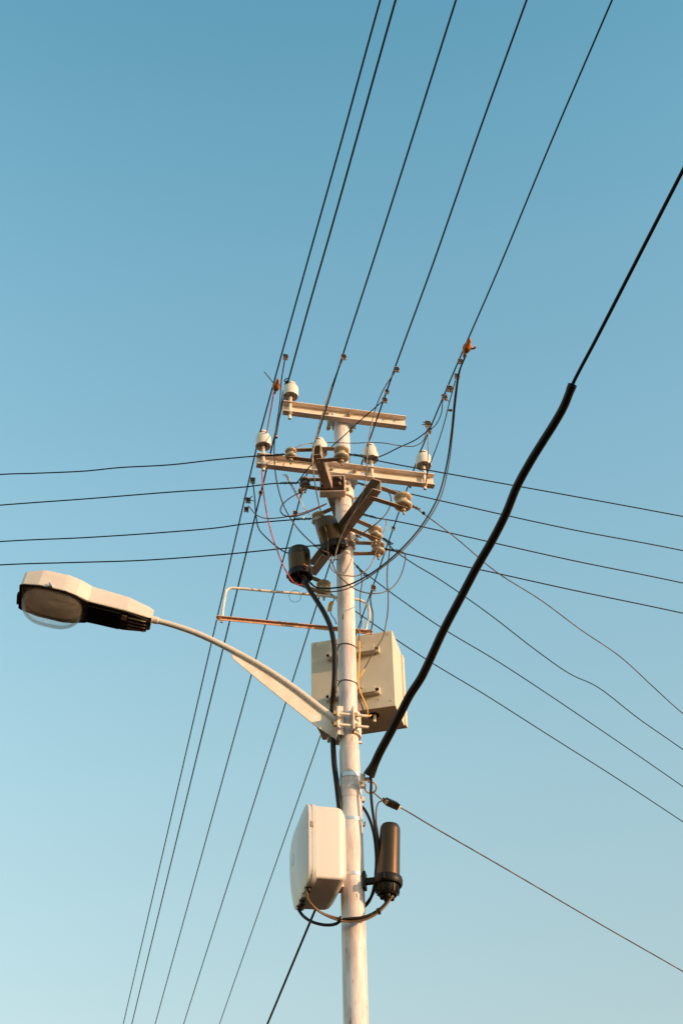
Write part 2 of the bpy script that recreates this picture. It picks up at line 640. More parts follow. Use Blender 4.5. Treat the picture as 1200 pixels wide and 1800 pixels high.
P_TL = pin_insulator(510, UPc, .062, 'single white pin insulator on the left end of the upper crossarm')
P_L = pin_insulator(462, LOc, .078, 'white pin insulator at the far left end of the lower crossarm')
P_3 = pin_insulator(562, LOc, .078, 'white pin insulator mostly hidden behind iron straps left of the pole')
P_4 = pin_insulator(652, LOc, .078, 'white pin insulator just right of the pole on the lower crossarm')
P_5 = pin_insulator(744, LOc, .078, 'white pin insulator at the far right end of the lower crossarm')


# ------------------------------------------------------------------ the two short bars running toward the street
Z1, Z2 = 7.80, 7.385


def side_bar(a, b_, Z, h, w, label, ext=0.0, ends=(-.078, .078)):
    A, B = atz(a[0], a[1], Z), atz(b_[0], b_[1], Z)
    d = (B - A).normalized()
    B = B + d * ext
    left = Vector((-d.y, d.x, 0))
    c = (A + B) / 2
    root = thing('side_bar', label, 'steel bar', tuple(c), 'channel bars bolted beside the pole')
    b, d, L = channel(A - left * (w / 2), B - left * (w / 2), left, h, w, .006)
    b.build('channel', 'galv_bar', root, bevel=.0012)
    # saddle and bolts that tie it to the pole
    s = (POLE - A).dot(d)
    q = A + d * s
    to = (Vector((POLE.x, POLE.y, 0)) - Vector((q.x, q.y, 0)))
    tn = to.normalized()
    gap = to.length - w / 2 - .056
    for zz in (-.026, .026):
        for e in ends:
            MB().tube([q + d * e + zv * zz - tn * (w / 2 - .004), q + d * e + zv * zz + tn * (to.length + .09)], .007, 8).build('clamp_bolt', 'galv_dull', root)
    k = MB()
    rb = []
    for zz in (-.04, .04):
        prof = []
        for an in range(-90, 91, 15):
            prof.append(POLE + d * (math.sin(R(an)) * .0585) + tn * (math.cos(R(an)) * .0585))
        prof += [POLE + d * .10, POLE + d * .10 + tn * .012]
        for an in range(90, -91, -15):
            prof.append(POLE + d * (math.sin(R(an)) * .070) + tn * (math.cos(R(an)) * .070 + .004))
        prof += [POLE - d * .10 + tn * .012, POLE - d * .10]
        rb.append([p + zv * (Z + zz) for p in prof])
    k.loft(rb).build('clamp', 'galv', root, bevel=.003)
    for e in (-.085, .085):                    # upright lugs on the saddle, bolts through them
        MB().frame_box(POLE + d * e + tn * .026 + zv * (Z + .008), tn, d, zv, .030, .012, .10).build('clamp_lug', 'galv', root, bevel=.003)
    for e in (-.085, .085):
        for zz in (-.022, .034):
            MB().hexa(POLE + d * e + tn * .041 + zv * (Z + zz), tn, .015, .016).build('nut', 'bolt', root)
    return A, B, d, left, root


B1A, B1B, B1d, B1l, bar1 = side_bar((556, 791), (590, 890), Z1, .085, .056, 'channel bar left of the pole slanting up toward the viewer with rusty flanges', .40, (.078,))
B2A, B2B, B2d, B2l, bar2 = side_bar((662, 852), (548, 1001), Z2, .090, .062, 'channel bar crossing in front of the pole with its end up right')
for s in (.10, .30, .52, .84):
    bolt(bar2, B2A + B2d * s - B2l * .031 + zv * .0, -B2l, .012, .026)
bolt(bar2, B2A + B2d * .06 + B2l * -.02 + zv * 0, B2l, .011, .03)
for s in (.06, .42):
    bolt(bar1, B1A + B1d * s - zv * .043, -zv, .012, .024)


# ------------------------------------------------------------------ spool insulators in iron straps
def spool(px, py, bx, by, Z, size, label, m_='porcelain_dirty', strap_m='galv_dull', spread=.012, Y=None, bY=None):
    c = atz(px, py, Z) if Y is None else at(px, py, Y)
    e = atz(bx, by, Z) if bY is None else at(bx, by, bY)
    e.z = c.z
    back = (e - c)
    L = back.length
    back.normalize()
    side = zv.cross(back)
    root = thing('spool_insulator', label, 'insulator', tuple(c), 'spool insulators in iron straps')
    r, h = size, size * 1.62
    b = MB().lathe([(.012, -h / 2), (r * .62, -h / 2), (r * .93, -h * .44), (r, -h * .36), (r * .97, -h * .28), (r * .80, -h * .20), (r * .52, -h * .15), (r * .50, 0), (r * .52, h * .15),
                    (r * .80, h * .20), (r * .97, h * .28), (r, h * .36), (r * .93, h * .44), (r * .62, h / 2), (.012, h / 2)], c, seg=30)
    b.build('spool', m_, root, angle=50)
    for s in (-1, 1):
        z0 = h / 2 + .004
        pts = [c + zv * (s * z0) - back * .022, c + zv * (s * z0) + back * (r * .9), c + zv * (s * (z0 + spread)) + back * L]
        k = MB()
        w, t_ = .036, .006
        rings = []
        for i, p in enumerate(pts):
            ww = w / 2
            rings.append([p + side * ww - zv * t_ / 2, p - side * ww - zv * t_ / 2, p - side * ww + zv * t_ / 2, p + side * ww + zv * t_ / 2])
        k.loft(rings).build('strap', strap_m, root, bevel=.0015)
    k = MB().lathe([(.0, -h / 2 - .055), (.007, -h / 2 - .055), (.007, h / 2 + .03), (0, h / 2 + .03)], c, seg=10)
    k.hexa(c - zv * (h / 2 + .030), zv, .014, .016)
    k.hexa(c + zv * (h / 2 + .009), zv, .014, .012)
    k.build('bolt', 'bolt', root)
    return c


S1 = spool(511, 798, 549, 800, Z1, .040, 'small pale spool insulator left of the slanting bar holding the topmost left wire')
S2 = spool(600, 798, 556, 799, Z1, .053, 'large spool insulator in straps directly in front of the pole', spread=.006)
S3 = spool(536, 849, 574, 852, Z1, .038, 'small dark spool insulator left of the slanting bar below the lower crossarm', 'porcelain_dark')
S4 = spool(708, 882, 648, 862, Z2, .060, 'largest spool insulator on the end of the bar crossing the pole', spread=.004)
S5 = spool(659, 938, 607, 916, Z2, .050, 'spool insulator right of the pole directly above another spool', spread=.004)
S6 = spool(664, 964, 616, 962, Z2, .048, 'spool insulator right of the pole, lower of the close pair', Y=.03, bY=.02, spread=.004)
S7 = spool(559, 912, 592, 915, Z2, .046, 'spool insulator half hidden behind the upper black canister', Y=.10, bY=.04)
S8 = spool(569, 1034, 519, 1030, Z2, .052, 'lowest spool insulator, left of the pole under the lower black canister', Y=.12, bY=-.02, spread=.0)


# ------------------------------------------------------------------ steel housing, rusted front with the opening's shade painted in
hb = at(584, 855, -.10)
root = thing('junction_housing', 'small steel housing with a rusted front darkened for the shade of its opening, just below the lower crossarm', 'junction box', tuple(hb))
hx, hy, hz = .165, .055, .135
hr = azv(ARM + 12)
hf = hr.cross(zv) * -1
if hf.y > 0:
    hf = -hf
c0 = hb
shell = MB()
shell.frame_box(c0 - hr * (hx / 2), hr, hf, zv, .005, hy, hz)
shell.frame_box(c0 + hr * (hx / 2), hr, hf, zv, .005, hy, hz)
shell.frame_box(c0 - hf * (hy / 2), hr, hf, zv, hx - .006, .005, hz)
shell.frame_box(c0 + zv * (hz / 2), hr, hf, zv, hx + .01, hy + .01, .005)
shell.frame_box(c0 - zv * (hz / 2), hr, hf, zv, hx + .008, hy + .014, .005)
shell.build('shell', 'galv', root, bevel=.0015)
# ragged front panel: rust, with the dark of the open inside painted in
k = MB()
n = 18
up_, lo_ = [], []
for i in range(n + 1):
    s = -hx / 2 + .004 + (hx - .008) * i / n
    f = i / n
    e = (.055 if f > .46 else -.014) + .014 * noise.noise((i * .75, 1.7, 3.1))
    up_.append(c0 + hr * s + hf * (hy / 2 + .004) + zv * min(e, .05))
    lo_.append(c0 + hr * s + hf * (hy / 2 + .004) - zv * (hz / 2 - .004))
poly = lo_ + up_[::-1]
k.prism(poly, -hf * .006)
k.build('rust_shade_panel', 'rust_shade', root)
MB().frame_box(c0 + zv * .02 - hf * .02, hr, hf, zv, hx - .012, .004, hz - .05).build('back_plate', 'rust_shade', root)
pan = MB().frame_box(c0 - hr * .045 + hf * (hy / 2 + .001) + zv * .024, hr, hf, zv, .058, .004, .062)
pan.build('front_plate', 'galv', root)
for dx, dz in ((.05, -.008), (.055, .04)):
    bolt(root, c0 + hr * dx + hf * (hy / 2 + .004) + zv * dz, hf, .011, .018)


# ------------------------------------------------------------------ black canisters
def canister(top, bot, r, label, ribs=2):
    ax = (bot - top)
    H = ax.length
    ax.normalize()
    root = thing('cable_canister', label, 'canister', tuple(bot), 'black canisters beside the pole')
    b = MB().lathe([(0, 0), (r * .80, 0), (r * .93, .008), (r * .985, .022), (r, .05), (r, H * .30), (r * 1.012, H * .31), (r * 1.012, H * .335), (r, H * .345), (r, H - .004), (r * .985, H)],
                   top, ax, 40)
    b.build('body', 'black', root, angle=50)
    k = MB().lathe([(r * .99, H - .035), (r * 1.09, H - .032), (r * 1.09, H + .012), (r * .98, H + .016), (r * .95, H + .004), (r * .2, H + .002), (0, H + .002)], top, ax, 40)
    k.build('rim_cap', 'black_matte', root)
    s = ax.orthogonal().normalized()
    u = ax.cross(s)
    for i in range(4):
        a = i * math.pi / 2 + .5
        p = bot + (s * math.cos(a) + u * math.sin(a)) * r * .5
        MB().lathe([(.016, 0), (.016, .018), (.011, .022), (.011, .034), (0, .034)], p, ax, 12).build('cable_gland', 'black_matte', root)
    for i in range(3):
        a = i * 2 * math.pi / 3 + .9
        p = top + ax * (H - .012) + (s * math.cos(a) + u * math.sin(a)) * r * 1.09
        MB().frame_box(p, (s * math.cos(a) + u * math.sin(a)), ax, (s * math.cos(a) + u * math.sin(a)).cross(ax), .022, .026, .012).build('latch', 'black_matte', root)
    return root


c1t, c1b = at(525, 966, -.06), at(528, 1013, -.06)
can1 = canister(c1t, c1b, .0735, 'lower black canister left of the pole with a thick tube leaving its underside')
c2t, c2b = at(571, 914, -.21), at(587, 964, -.17)
can2 = canister(c2t, c2b, .0770, 'upper tilted black canister overlapping the left edge of the pole')
# brackets that carry them
MB().frame_box((at(548, 1000, .22) + c1t * .55 + c1b * .45) / 2, (at(548, 1000, .22) - (c1t * .55 + c1b * .45)).normalized(), zv.cross((at(548, 1000, .22) - c1t)).normalized(), zv,
               (at(548, 1000, .22) - (c1t * .55 + c1b * .45)).length, .006, .04).build('bracket', 'galv_dull', can1)
p = (c2t + c2b) / 2
q = at(600, 945, -.03)
MB().frame_box((p + q) / 2, (q - p).normalized(), zv.cross((q - p)).normalized(), (q - p).normalized().cross(zv.cross((q - p)).normalized()), (q - p).length, .03, .008).build('bracket', 'galv_dull', can2)

# ------------------------------------------------------------------ white hoop and rusty bar behind the pole
HP = POLE + lv * .075
HP.z = zp(1105)


def hp(x, y):
    return atp(x, y, HP, ARM)


root = thing('hoop_bracket', 'rusty flat bar behind the pole with a bent white pipe hoop above it', 'bracket', tuple(HP))
a_, b_ = hp(380, 1087), hp(654, 1113)
d = (b_ - a_).normalized()
nrm = lv
upv = nrm.cross(d).normalized()
bar = MB()
bar.frame_box((a_ + b_) / 2, d, nrm, upv, (b_ - a_).length, .005, .022)
bar.frame_box((a_ + b_) / 2 - nrm * .0115 - upv * .0085, d, nrm, upv, (b_ - a_).length, .018, .005)
bar.build('bar', 'rusty', root, bevel=.001)
pts = [hp(390, 1092), hp(392, 1072), hp(396, 1046), hp(398, 1037), hp(404, 1032.5), hp(412, 1032), hp(470, 1037), hp(545, 1043), hp(612, 1050), hp(632, 1053),
       hp(643, 1058), hp(649, 1070), hp(649, 1082), hp(645, 1096), hp(642, 1112)]
pts = [p_ + lv * .012 for p_ in pts]
MB().tube(spline(pts, 6), .0088, 10).build('hoop', 'pipe_white', root)
bolt(root, hp(629, 1110) + near * .002, near, .014, .024)
bolt(root, hp(386, 1087) + near * .002, near, .010, .012)

# ------------------------------------------------------------------ street light
AZL = ARM + 180
ev = azv(AZL)
bk = POLE + ev * .083
bk.z = zp(1275)
root = thing('street_light', 'street lamp on a curved pipe arm reaching out left from the pole', 'street light', tuple(bk))


def lp(x, y):
    return atp(x, y, POLE + near * .0, ARM)


arm_pts = [lp(x, y) for x, y in ((592, 1268), (560, 1243), (520, 1212), (470, 1178), (410, 1144), (350, 1115), (305, 1099), (262, 1087.5))]
MB().tube(spline(arm_pts, 8), lambda s: .0225 - .005 * s, 16).build('arm', 'lamp', root)
# gusset plate under the arm
top_e = [lp(404, 1143), lp(470, 1180), lp(520, 1214), lp(560, 1245), lp(592, 1270)]
bot_e = [lp(410, 1158), lp(470, 1208), lp(520, 1248), lp(552, 1274), lp(593, 1301)]
k = MB()
k.prism(top_e + bot_e[::-1], lv * .006)
k.build('gusset', 'galv', root, bevel=.001)
# bracket and clamp
zc = zp(1277)
h = zp(1252) - zp(1302)
b = MB()
cc = POLE + ev * .079 + zv * zc
b.frame_box(cc, ev, lv, zv, .010, .13, h)
b.frame_box(cc + lv * -.062 - ev * .017, ev, lv, zv, .030, .008, h)
b.frame_box(cc + lv * .062 - ev * .017, ev, lv, zv, .030, .008, h)
b.build('bracket', 'galv', root, bevel=.0015)
k = MB()
rb = []
for zz in (-h * .40, h * .40):
    prof = []
    for an in range(-90, 91, 15):
        prof.append(POLE + lv * (math.sin(R(an)) * .0585) - ev * (math.cos(R(an)) * .0585))
    prof += [POLE + lv * .115, POLE + lv * .115 - ev * .012]
    for an in range(90, -91, -15):
        prof.append(POLE + lv * (math.sin(R(an)) * .071) - ev * (math.cos(R(an)) * .071 + .004))
    prof += [POLE - lv * .115 - ev * .012, POLE - lv * .115]
    rb.append([p_ + zv * (zc + zz) for p_ in prof])
k.loft(rb).build('clamp', 'galv', root, bevel=.003)
for zz in (.026, -.05):
    for s in (-1, 1):
        p = POLE + lv * (s * .095) + zv * (zc + zz)
        MB().tube([p + ev * .10, p - ev * .10], .009, 10).build('clamp_bolt', 'galv', root)
        MB().hexa(p - ev * .014, -ev, .018, .018).build('nut', 'bolt', root)
        MB().hexa(p + ev * .098, ev, .018, .016).build('nut', 'bolt', root)
    MB().frame_box(POLE + ev * .089 + zv * (zc + zz) - lv * .078, ev, lv, zv, .012, .06, .045).build('bolt_plate', 'galv', root, bevel=.002)

# lamp head: local frame e (outward, tilted up), y (toward viewer), n (up)
tip = arm_pts[-1]
TILT = R(9)
le = (ev * math.cos(TILT) + zv * math.sin(TILT)).normalized()
ly = near
ln = le.cross(ly)
if ln.z < 0:
    ln = -ln
LO_ = tip - le * .02


def L(s, y, n_):
    return LO_ + le * s + ly * y + ln * n_


secs = [(0.00, .066, .030, -.036), (.03, .074, .042, -.044), (.16, .103, .060, -.052), (.175, .104, .062, -.053), (.38, .113, .070, -.055), (.40, .115, .071, -.055), (.475, .148, .079, -.056),
        (.54, .165, .082, -.056), (.56, .167, .083, -.056), (.69, .165, .080, -.056), (.71, .163, .078, -.056), (.80, .135, .058, -.056), (.815, .125, .045, -.056)]
rings = []
for s, w, t_, bt in secs:
    rings.append([L(s, y * w, z) for y, z in ((1, bt), (1.0, bt + .012), (.985, t_ * .5), (.96, t_ * .82), (.86, t_), (0, t_ * 1.08), (-.86, t_), (-.96, t_ * .82), (-.985, t_ * .5), (-1.0, bt + .012), (-1, bt))])
head = thing('lamp_head', 'cream lamp head with a clear bowl at the end of the long arm', 'lamp head', tuple(LO_))
k = MB()
k.loft(rings, caps=True, closed=False)
shell_o = k.build('housing', 'lamp', head, angle=5)
sol = shell_o.modifiers.new('thick', 'SOLIDIFY')
sol.thickness = .004
sol.offset = -1
# underside: gear cover with fins
g = [(.02, .064), (.16, .099), (.40, .109)]
poly = [L(s, w, -.050) for s, w in g] + [L(s, -w, -.050) for s, w in g[::-1]]
und = MB().prism(poly, ln * -.010).build('gear_cover', 'black_matte', head, bevel=.002)
for i in range(7):
    y = -.085 + i * .0283
    MB().frame_box(L(.29, y, -.065), le, ly, ln, .20, .006, .012).build('fin', 'black_matte', und)
for i in range(4):
    y = -.054 + i * .036
    MB().frame_box(L(.085, y, -.064), le, ly, ln, .11, .007, .010).build('fin', 'bolt', und)
MB().frame_box(L(.165, .045, -.064), le, ly, ln, .035, .05, .008).build('clip', 'galv_dull', und, bevel=.002)
# dark rim round the bowl
rim_out = [(.395, .112), (.43, .125), (.475, .148), (.54, .166), (.70, .164), (.80, .136), (.822, .122)]
rim_in = [(.412, .098), (.44, .114), (.482, .135), (.543, .153), (.698, .151), (.788, .127), (.806, .110)]
ro = [L(s, w * 1.01, -.053) for s, w in rim_out] + [L(s, -w * 1.01, -.053) for s, w in rim_out[::-1]]
ri = [L(s, w, -.053) for s, w in rim_in] + [L(s, -w, -.053) for s, w in rim_in[::-1]]
nn = len(ro)
k = MB()
dn = ln * -.010
vs_ = ro + ri + [p_ + dn for p_ in ro] + [p_ + dn for p_ in ri]
fs = []
for i in range(nn):
    j = (i + 1) % nn
    fs += [(i, j, nn + j, nn + i), (2 * nn + i, 3 * nn + i, 3 * nn + j, 2 * nn + j), (i, 2 * nn + i, 2 * nn + j, j), (nn + i, nn + j, 3 * nn + j, 3 * nn + i)]
k.add(vs_, fs).build('bowl_rim', 'black_matte', head, bevel=.002)
# bowl
cs_, cw = .61, 0
rings = []
K = 28
for a in range(0, 10):
    ph = R(a * 10 if a < 9 else 88)
    f, dp = math.cos(ph) ** .8, math.sin(ph)
    ring_ = []
    for i in range(K):
        th = 2 * math.pi * i / K
        ca, sa = math.cos(th), math.sin(th)
        ex = math.copysign(abs(ca) ** .72, ca)
        ey = math.copysign(abs(sa) ** .72, sa)
        ring_.append(L(cs_ + ex * .192 * f, ey * .148 * f, -.060 - dp * .135))
    rings.append(ring_)
bowl = MB().loft(rings, caps=False).build('bowl', 'bowl', head, angle=80)
# reflector inside: trough
rings = []
for a in range(0, 9):
    ph = R(a * 11)
    f, dp = math.cos(ph) ** .5, math.sin(ph)
    rings.append([L(cs_ + math.copysign(abs(math.cos(t_)) ** .8, math.cos(t_)) * .180 * f, math.copysign(abs(math.sin(t_)) ** .8, math.sin(t_)) * .138 * f, -.056 + dp * .085)
                  for t_ in [2 * math.pi * i / 28 for i in range(28)]])
rf = MB().loft(rings, caps=False)
rf.f.append(tuple(range(len(rf.v) - 28, len(rf.v))))
refl = rf.build('reflector', 'reflector', head, angle=30)
MB().tube([L(.45, 0, -.035), L(.50, 0, -.04)], .022, 14).build('lamp_socket', 'porcelain', head)
MB().lathe([(.0, 0), (.016, 0), (.019, .02), (.021, .06), (.023, .09), (.018, .125), (.008, .14), (0, .142)], L(.50, 0, -.04), le, 18).build('bulb', 'bulb', head)
for i in range(5):
    MB().frame_box(L(.50 + i * .018, .075, -.045), le, ly, ln, .006, .05, .02).build('reflector_louvre', 'reflector', refl)
# latch on the near wall and hinge at the nose
MB().frame_box(L(.635, .170, -.044), le, ly, ln, .03, .012, .016).build('latch', 'band', head, bevel=.003)
MB().tube([L(.625, .178, -.05), L(.65, .180, -.03)], .005, 8).build('latch_lever', 'band', head)
MB().frame_box(L(.826, -.02, -.058), le, ly, ln, .014, .10, .030).build('hinge', 'black_matte', head, bevel=.003)
MB().lathe([(.024, 0), (.024, .035), (.020, .04), (0, .04)], L(.0, 0, 0), -le, 16).build('arm_collar', 'lamp', head)

# ------------------------------------------------------------------ metal box behind the pole
bx_ = azv(103.5)                     # along the back face to the right
by_ = azv(13.5)                      # depth, away
BR = at(695, 1240, .135)
BW, BH, BD = .545, .565, .265
root = thing('metal_box', 'beige sheet metal box mounted on rails behind the pole', 'equipment box', tuple(BR))
cen = BR - bx_ * (BW / 2) + by_ * (BD / 2) + zv * (BH / 2)
MB().frame_box(cen, bx_, by_, zv, BW, BD, BH).build('body', 'box', root, bevel=.004)
MB().frame_box(cen + by_ * (BD / 2 + .028) + zv * -.004, bx_, by_, zv, BW + .022, .050, BH - .03).build('door', 'box', root, bevel=.006)
for yy in (1150.5, 1222.5):
    z = at(620, yy, .19).z + .02
    cx = at(619, yy, .16)
    pc = BR + bx_ * (cx - BR).dot(bx_)
    pc.z = z
    rl = MB()
    rl.frame_box(pc - by_ * .028, bx_, by_, zv, .300, .052, .005)
    rl.frame_box(pc - by_ * .028 - zv * .037, bx_, by_, zv, .300, .052, .005)
    rl.frame_box(pc - by_ * .052 - zv * .0185, bx_, by_, zv, .300, .005, .032)
    o = rl.build('rail', 'box', root, bevel=.001)
    for s in (-1, 1):
        MB().frame_box(pc + bx_ * (s * .163) - by_ * .016 - zv * .02, bx_, by_, zv, .022, .030, .044).build('end_tab', 'box', o, bevel=.003)
        MB().lathe([(.010, 0), (.010, .004), (0, .004)], pc + bx_ * (s * .163) - by_ * .0315 - zv * .016, -by_, 14).build('bolt_hole', 'rust_shade', o)  # dark disc: shade inside the hole, put into the colour
    for s in (-.09, .07):
        MB().frame_box(pc + bx_ * s - by_ * .058 + zv * .012, bx_, by_, zv, .008, .006, .04).build('tab', 'box', o)
gp = atz(656, 1257, BR.z)
MB().lathe([(.036, .004), (.036, -.006), (.026, -.006), (.026, .003)], gp, zv, 24, closed=True).build('cable_gland', 'black_matte', root)
MB().lathe([(.026, -.001), (0, -.001)], gp, zv, 24).build('gland_hole', 'rust_shade', root)  # flat disc with the shade of the open gland as its colour
MB().tube([gp + zv * .01 + bx_ * .012, gp - zv * .05 + bx_ * .004], .010, 10).build('drain_pipe', 'galv', root)
for dx, dz in ((-.03, .54), (-.515, .54), (-.03, .04), (-.11, .06)):
    MB().lathe([(.0045, 0), (.0045, .003), (0, .004)], BR + bx_ * dx + zv * dz, -by_, 10).build('rivet', 'bolt', root)

# ------------------------------------------------------------------ rounded cabinet on the left of the pole
root_p = POLE + ev * .073
CZ0, CZ1 = at(575, 1549, -.22).z, at(575, 1421, -.22).z
cabinet = thing('cable_cabinet', 'rounded pale plastic cabinet strapped to the left side of the pole', 'cabinet', (root_p.x, root_p.y, CZ0))
CW = .435
mid = (CZ0 + CZ1) / 2
HZ = (CZ1 - CZ0)


def rrect(w, h_, r, n=6):
    out = []
    for cx, cy, a0 in ((w / 2 - r, h_ / 2 - r, 0), (-w / 2 + r, h_ / 2 - r, 90), (-w / 2 + r, -h_ / 2 + r, 180), (w / 2 - r, -h_ / 2 + r, 270)):
        for i in range(n + 1):
            a = R(a0 + 90 * i / n)
            out.append((cx + r * math.cos(a), cy + r * math.sin(a)))
    return out


def cring(s, w, h_, r, dz=0):
    return [root_p + ev * s + lv * p_[0] + zv * (mid + dz + p_[1]) for p_ in rrect(w, h_, r)]


MB().loft([cring(.0, CW - .075, HZ - .075, .03), cring(.008, CW - .045, HZ - .045, .03), cring(.028, CW - .012, HZ - .014, .018), cring(.05, CW - .004, HZ - .004, .014), cring(.19, CW, HZ, .014)]).build('body', 'cabinet', cabinet, angle=50)
lid = MB().loft([cring(.176, CW + .02, HZ + .02, .05), cring(.178, CW + .038, HZ + .054, .085), cring(.200, CW + .038, HZ + .054, .085), cring(.2005, CW + .032, HZ + .048, .085),
                 cring(.203, CW + .032, HZ + .048, .085), cring(.2035, CW + .042, HZ + .058, .10), cring(.222, CW + .042, HZ + .058, .10), cring(.2255, CW + .034, HZ + .050, .10),
                 cring(.235, CW + .0, HZ + .010, .11), cring(.248, CW - .06, HZ - .06, .11), cring(.259, CW - .13, HZ - .14, .10), cring(.267, CW - .20, HZ - .22, .08), cring(.270, CW - .28, HZ - .30, .06)]
                ).build('lid', 'cabinet', cabinet, angle=25)
MB().lathe([(.036, 0), (.034, .004), (.0, .004)], root_p + ev * .2685 + zv * (mid - .02), ev, 24).build('round_boss', 'cabinet', lid)
MB().lathe([(.011, 0), (.011, .012), (.0, .012)], root_p + ev * .236 + zv * (CZ0 + .07) + lv * .10, ev, 14).build('lock', 'galv_dull', lid)
MB().frame_box(root_p + ev * .203 - lv * (CW / 2 + .021) + zv * (CZ1 - .13), ev, lv, zv, .016, .008, .036).build('lid_latch', 'galv_dull', lid, bevel=.002)
for i, s in enumerate((-.14, -.06, .03, .11)):
    p = root_p + ev * .208 + lv * s + zv * (CZ0 - .013)
    MB().lathe([(.020, .0), (.020, -.014), (.015, -.018), (.015, -.036), (0, -.036)], p, zv, 16).build('cable_gland', 'black_matte' if i != 1 else 'galv_dull', cabinet)
for zz in (CZ1 - .06, CZ0 + .055):
    MB().frame_box(root_p - ev * .006 + zv * zz, ev, lv, zv, .014, .09, .035).build('mounting_foot', 'galv', cabinet, bevel=.002)

# ------------------------------------------------------------------ black dome closure right of the pole
dt, db = at(685.5, 1452, -.05), at(681.5, 1548, -.05)
axd = (db - dt)
Hd = axd.length
axd.normalize()
dome = thing('dome_closure', 'black dome shaped splice closure hanging right of the pole', 'splice closure', tuple(db))
MB().lathe([(0, -.012), (.030, -.010), (.049, -.003), (.0565, .012), (.0585, .03), (.0655, Hd - .03), (.067, Hd)], dt, axd, 44).build('dome', 'black', dome, angle=50)
cl = MB().lathe([(.066, Hd - .02), (.079, Hd - .018), (.0835, Hd - .002), (.0835, Hd + .020), (.079, Hd + .030), (.068, Hd + .032)], dt, axd, 44).build('clamp_ring', 'black_matte', dome, angle=40)
sd_ = axd.orthogonal().normalized()
ud_ = axd.cross(sd_)
MB().lathe([(.064, Hd + .028), (.060, Hd + .075), (.052, Hd + .088), (0, Hd + .088)], dt, axd, 44).build('base', 'black_matte', dome, angle=40)
for i in range(14):
    a = 2 * math.pi * i / 14
    rd = sd_ * math.cos(a) + ud_ * math.sin(a)
    MB().frame_box(dt + axd * (Hd + .055) + rd * .064, rd, axd, rd.cross(axd), .008, .045, .005).build('rib', 'black_matte', dome)
for i in range(4):
    a = 2 * math.pi * i / 4 + .6
    rd = sd_ * math.cos(a) + ud_ * math.sin(a)
    MB().lathe([(.014, Hd + .086), (.014, Hd + .108), (.009, Hd + .115), (0, Hd + .115)], dt + rd * .028, axd, 12).build('cable_port', 'black_matte', dome)
for a in (200, 330):
    rd = azv(a)
    MB().frame_box(dt + axd * (Hd + .006) + rd * .086, rd, axd, rd.cross(axd), .018, .034, .024).build('clamp_lug', 'black_matte', dome, bevel=.002)
q = at(641, 1550, -.03)
arm_b = MB()
d = (dt + axd * Hd * .98 - q)
arm_b.frame_box(q + d * .38, d.normalized(), zv.cross(d).normalized(), zv, d.length * .8, .03, .035)
arm_b.frame_box(q + zv * .005, d.normalized(), zv.cross(d).normalized(), zv, .016, .06, .10)
arm_b.build('bracket', 'black_matte', dome, bevel=.003)


# ------------------------------------------------------------------ five street line wires, each tied to its pin insulator
LW = 'line wires running along the street'
NEAR_AZ, FAR_AZ, RUN = {}, {}, {}


def line_wire(key, P, near_px, far_px, label, r=.0052):
    sgn = near
    p = P + av * .024
    p = Vector(P)
    p = p - av * .028
    Q, F_ = along(*near_px, p, .05), along(*far_px, p, .055)
    NEAR_AZ[key], FAR_AZ[key] = az_of(Q - p), az_of(F_ - p)
    RUN[key] = p
    dn_, df = (Q - p), (F_ - p)
    mid_n = [p + dn_ * f - zv * (.012 * math.sin(f * 9 + len(label)) * (f < .9)) for f in (.25, .5, .75, 1.0)]
    mid_f = [p + df * f for f in (.15, .4, .7, 1.0)]
    pts = [p + df * 3.2 - zv * .6] + [p + df * 2.0 - zv * .12] + mid_f[::-1] + [p + df.normalized() * .12, p, p + dn_.normalized() * .12] + mid_n + [p + dn_ * 2.2 - zv * .08, p + dn_ * 4.5 - zv * .5]
    return wire('line_wire', pts, r, 'wire', label, 'overhead wire', LW, seg=6)


line_wire('1', P_L, (668, 0), (217, 1800), 'leftmost black line wire tied to the far left insulator of the lower crossarm')
line_wire('2', P_TL, (695, 0), (232, 1800), 'black line wire tied to the insulator on the upper crossarm', .0062)
line_wire('3', P_3, (801, 0), (273, 1800), 'middle black line wire of the five at the top edge of the picture')
line_wire('4', P_4, (925, 0), (323, 1800), 'black line wire tied to the insulator just right of the pole')
line_wire('5', P_5, (1075, 0), (386, 1800), 'rightmost black line wire tied to the far right insulator of the lower crossarm', .0048)


def un(key, x, y):
    """point on the near run of a line wire at picture height y"""
    return atp(x, y, RUN[key], NEAR_AZ[key])


def uf(key, x, y):
    return atp(x, y, RUN[key], FAR_AZ[key])


# ------------------------------------------------------------------ wires crossing left and right
def cross_wire(start, pts_px, slope, label, group, r=.0048, m_='wire', name='cross_wire', turns=5, wrap=True, ext=9.0, pre=()):
    end = along(*pts_px[-1], start, slope)
    az = az_of(end - start)
    pts = [start] + list(pre) + [atp(x, y, start, az) for x, y in pts_px]
    d = (pts[-1] - pts[0]).normalized()
    pts += [pts[-1] + d * ext * .4 - zv * .05, pts[-1] + d * ext - zv * .1]
    o = wire(name, pts, r, m_, label, 'overhead wire', group, seg=6)
    if wrap:
        a = pts[0].lerp(pts[1], .0)
        dd = (pts[1] - pts[0]).normalized()
        MB().helix(a + dd * .05, a + dd * .17, .0065, turns * 1.6, .0036).build('wire_wrap', m_, o)
    return o


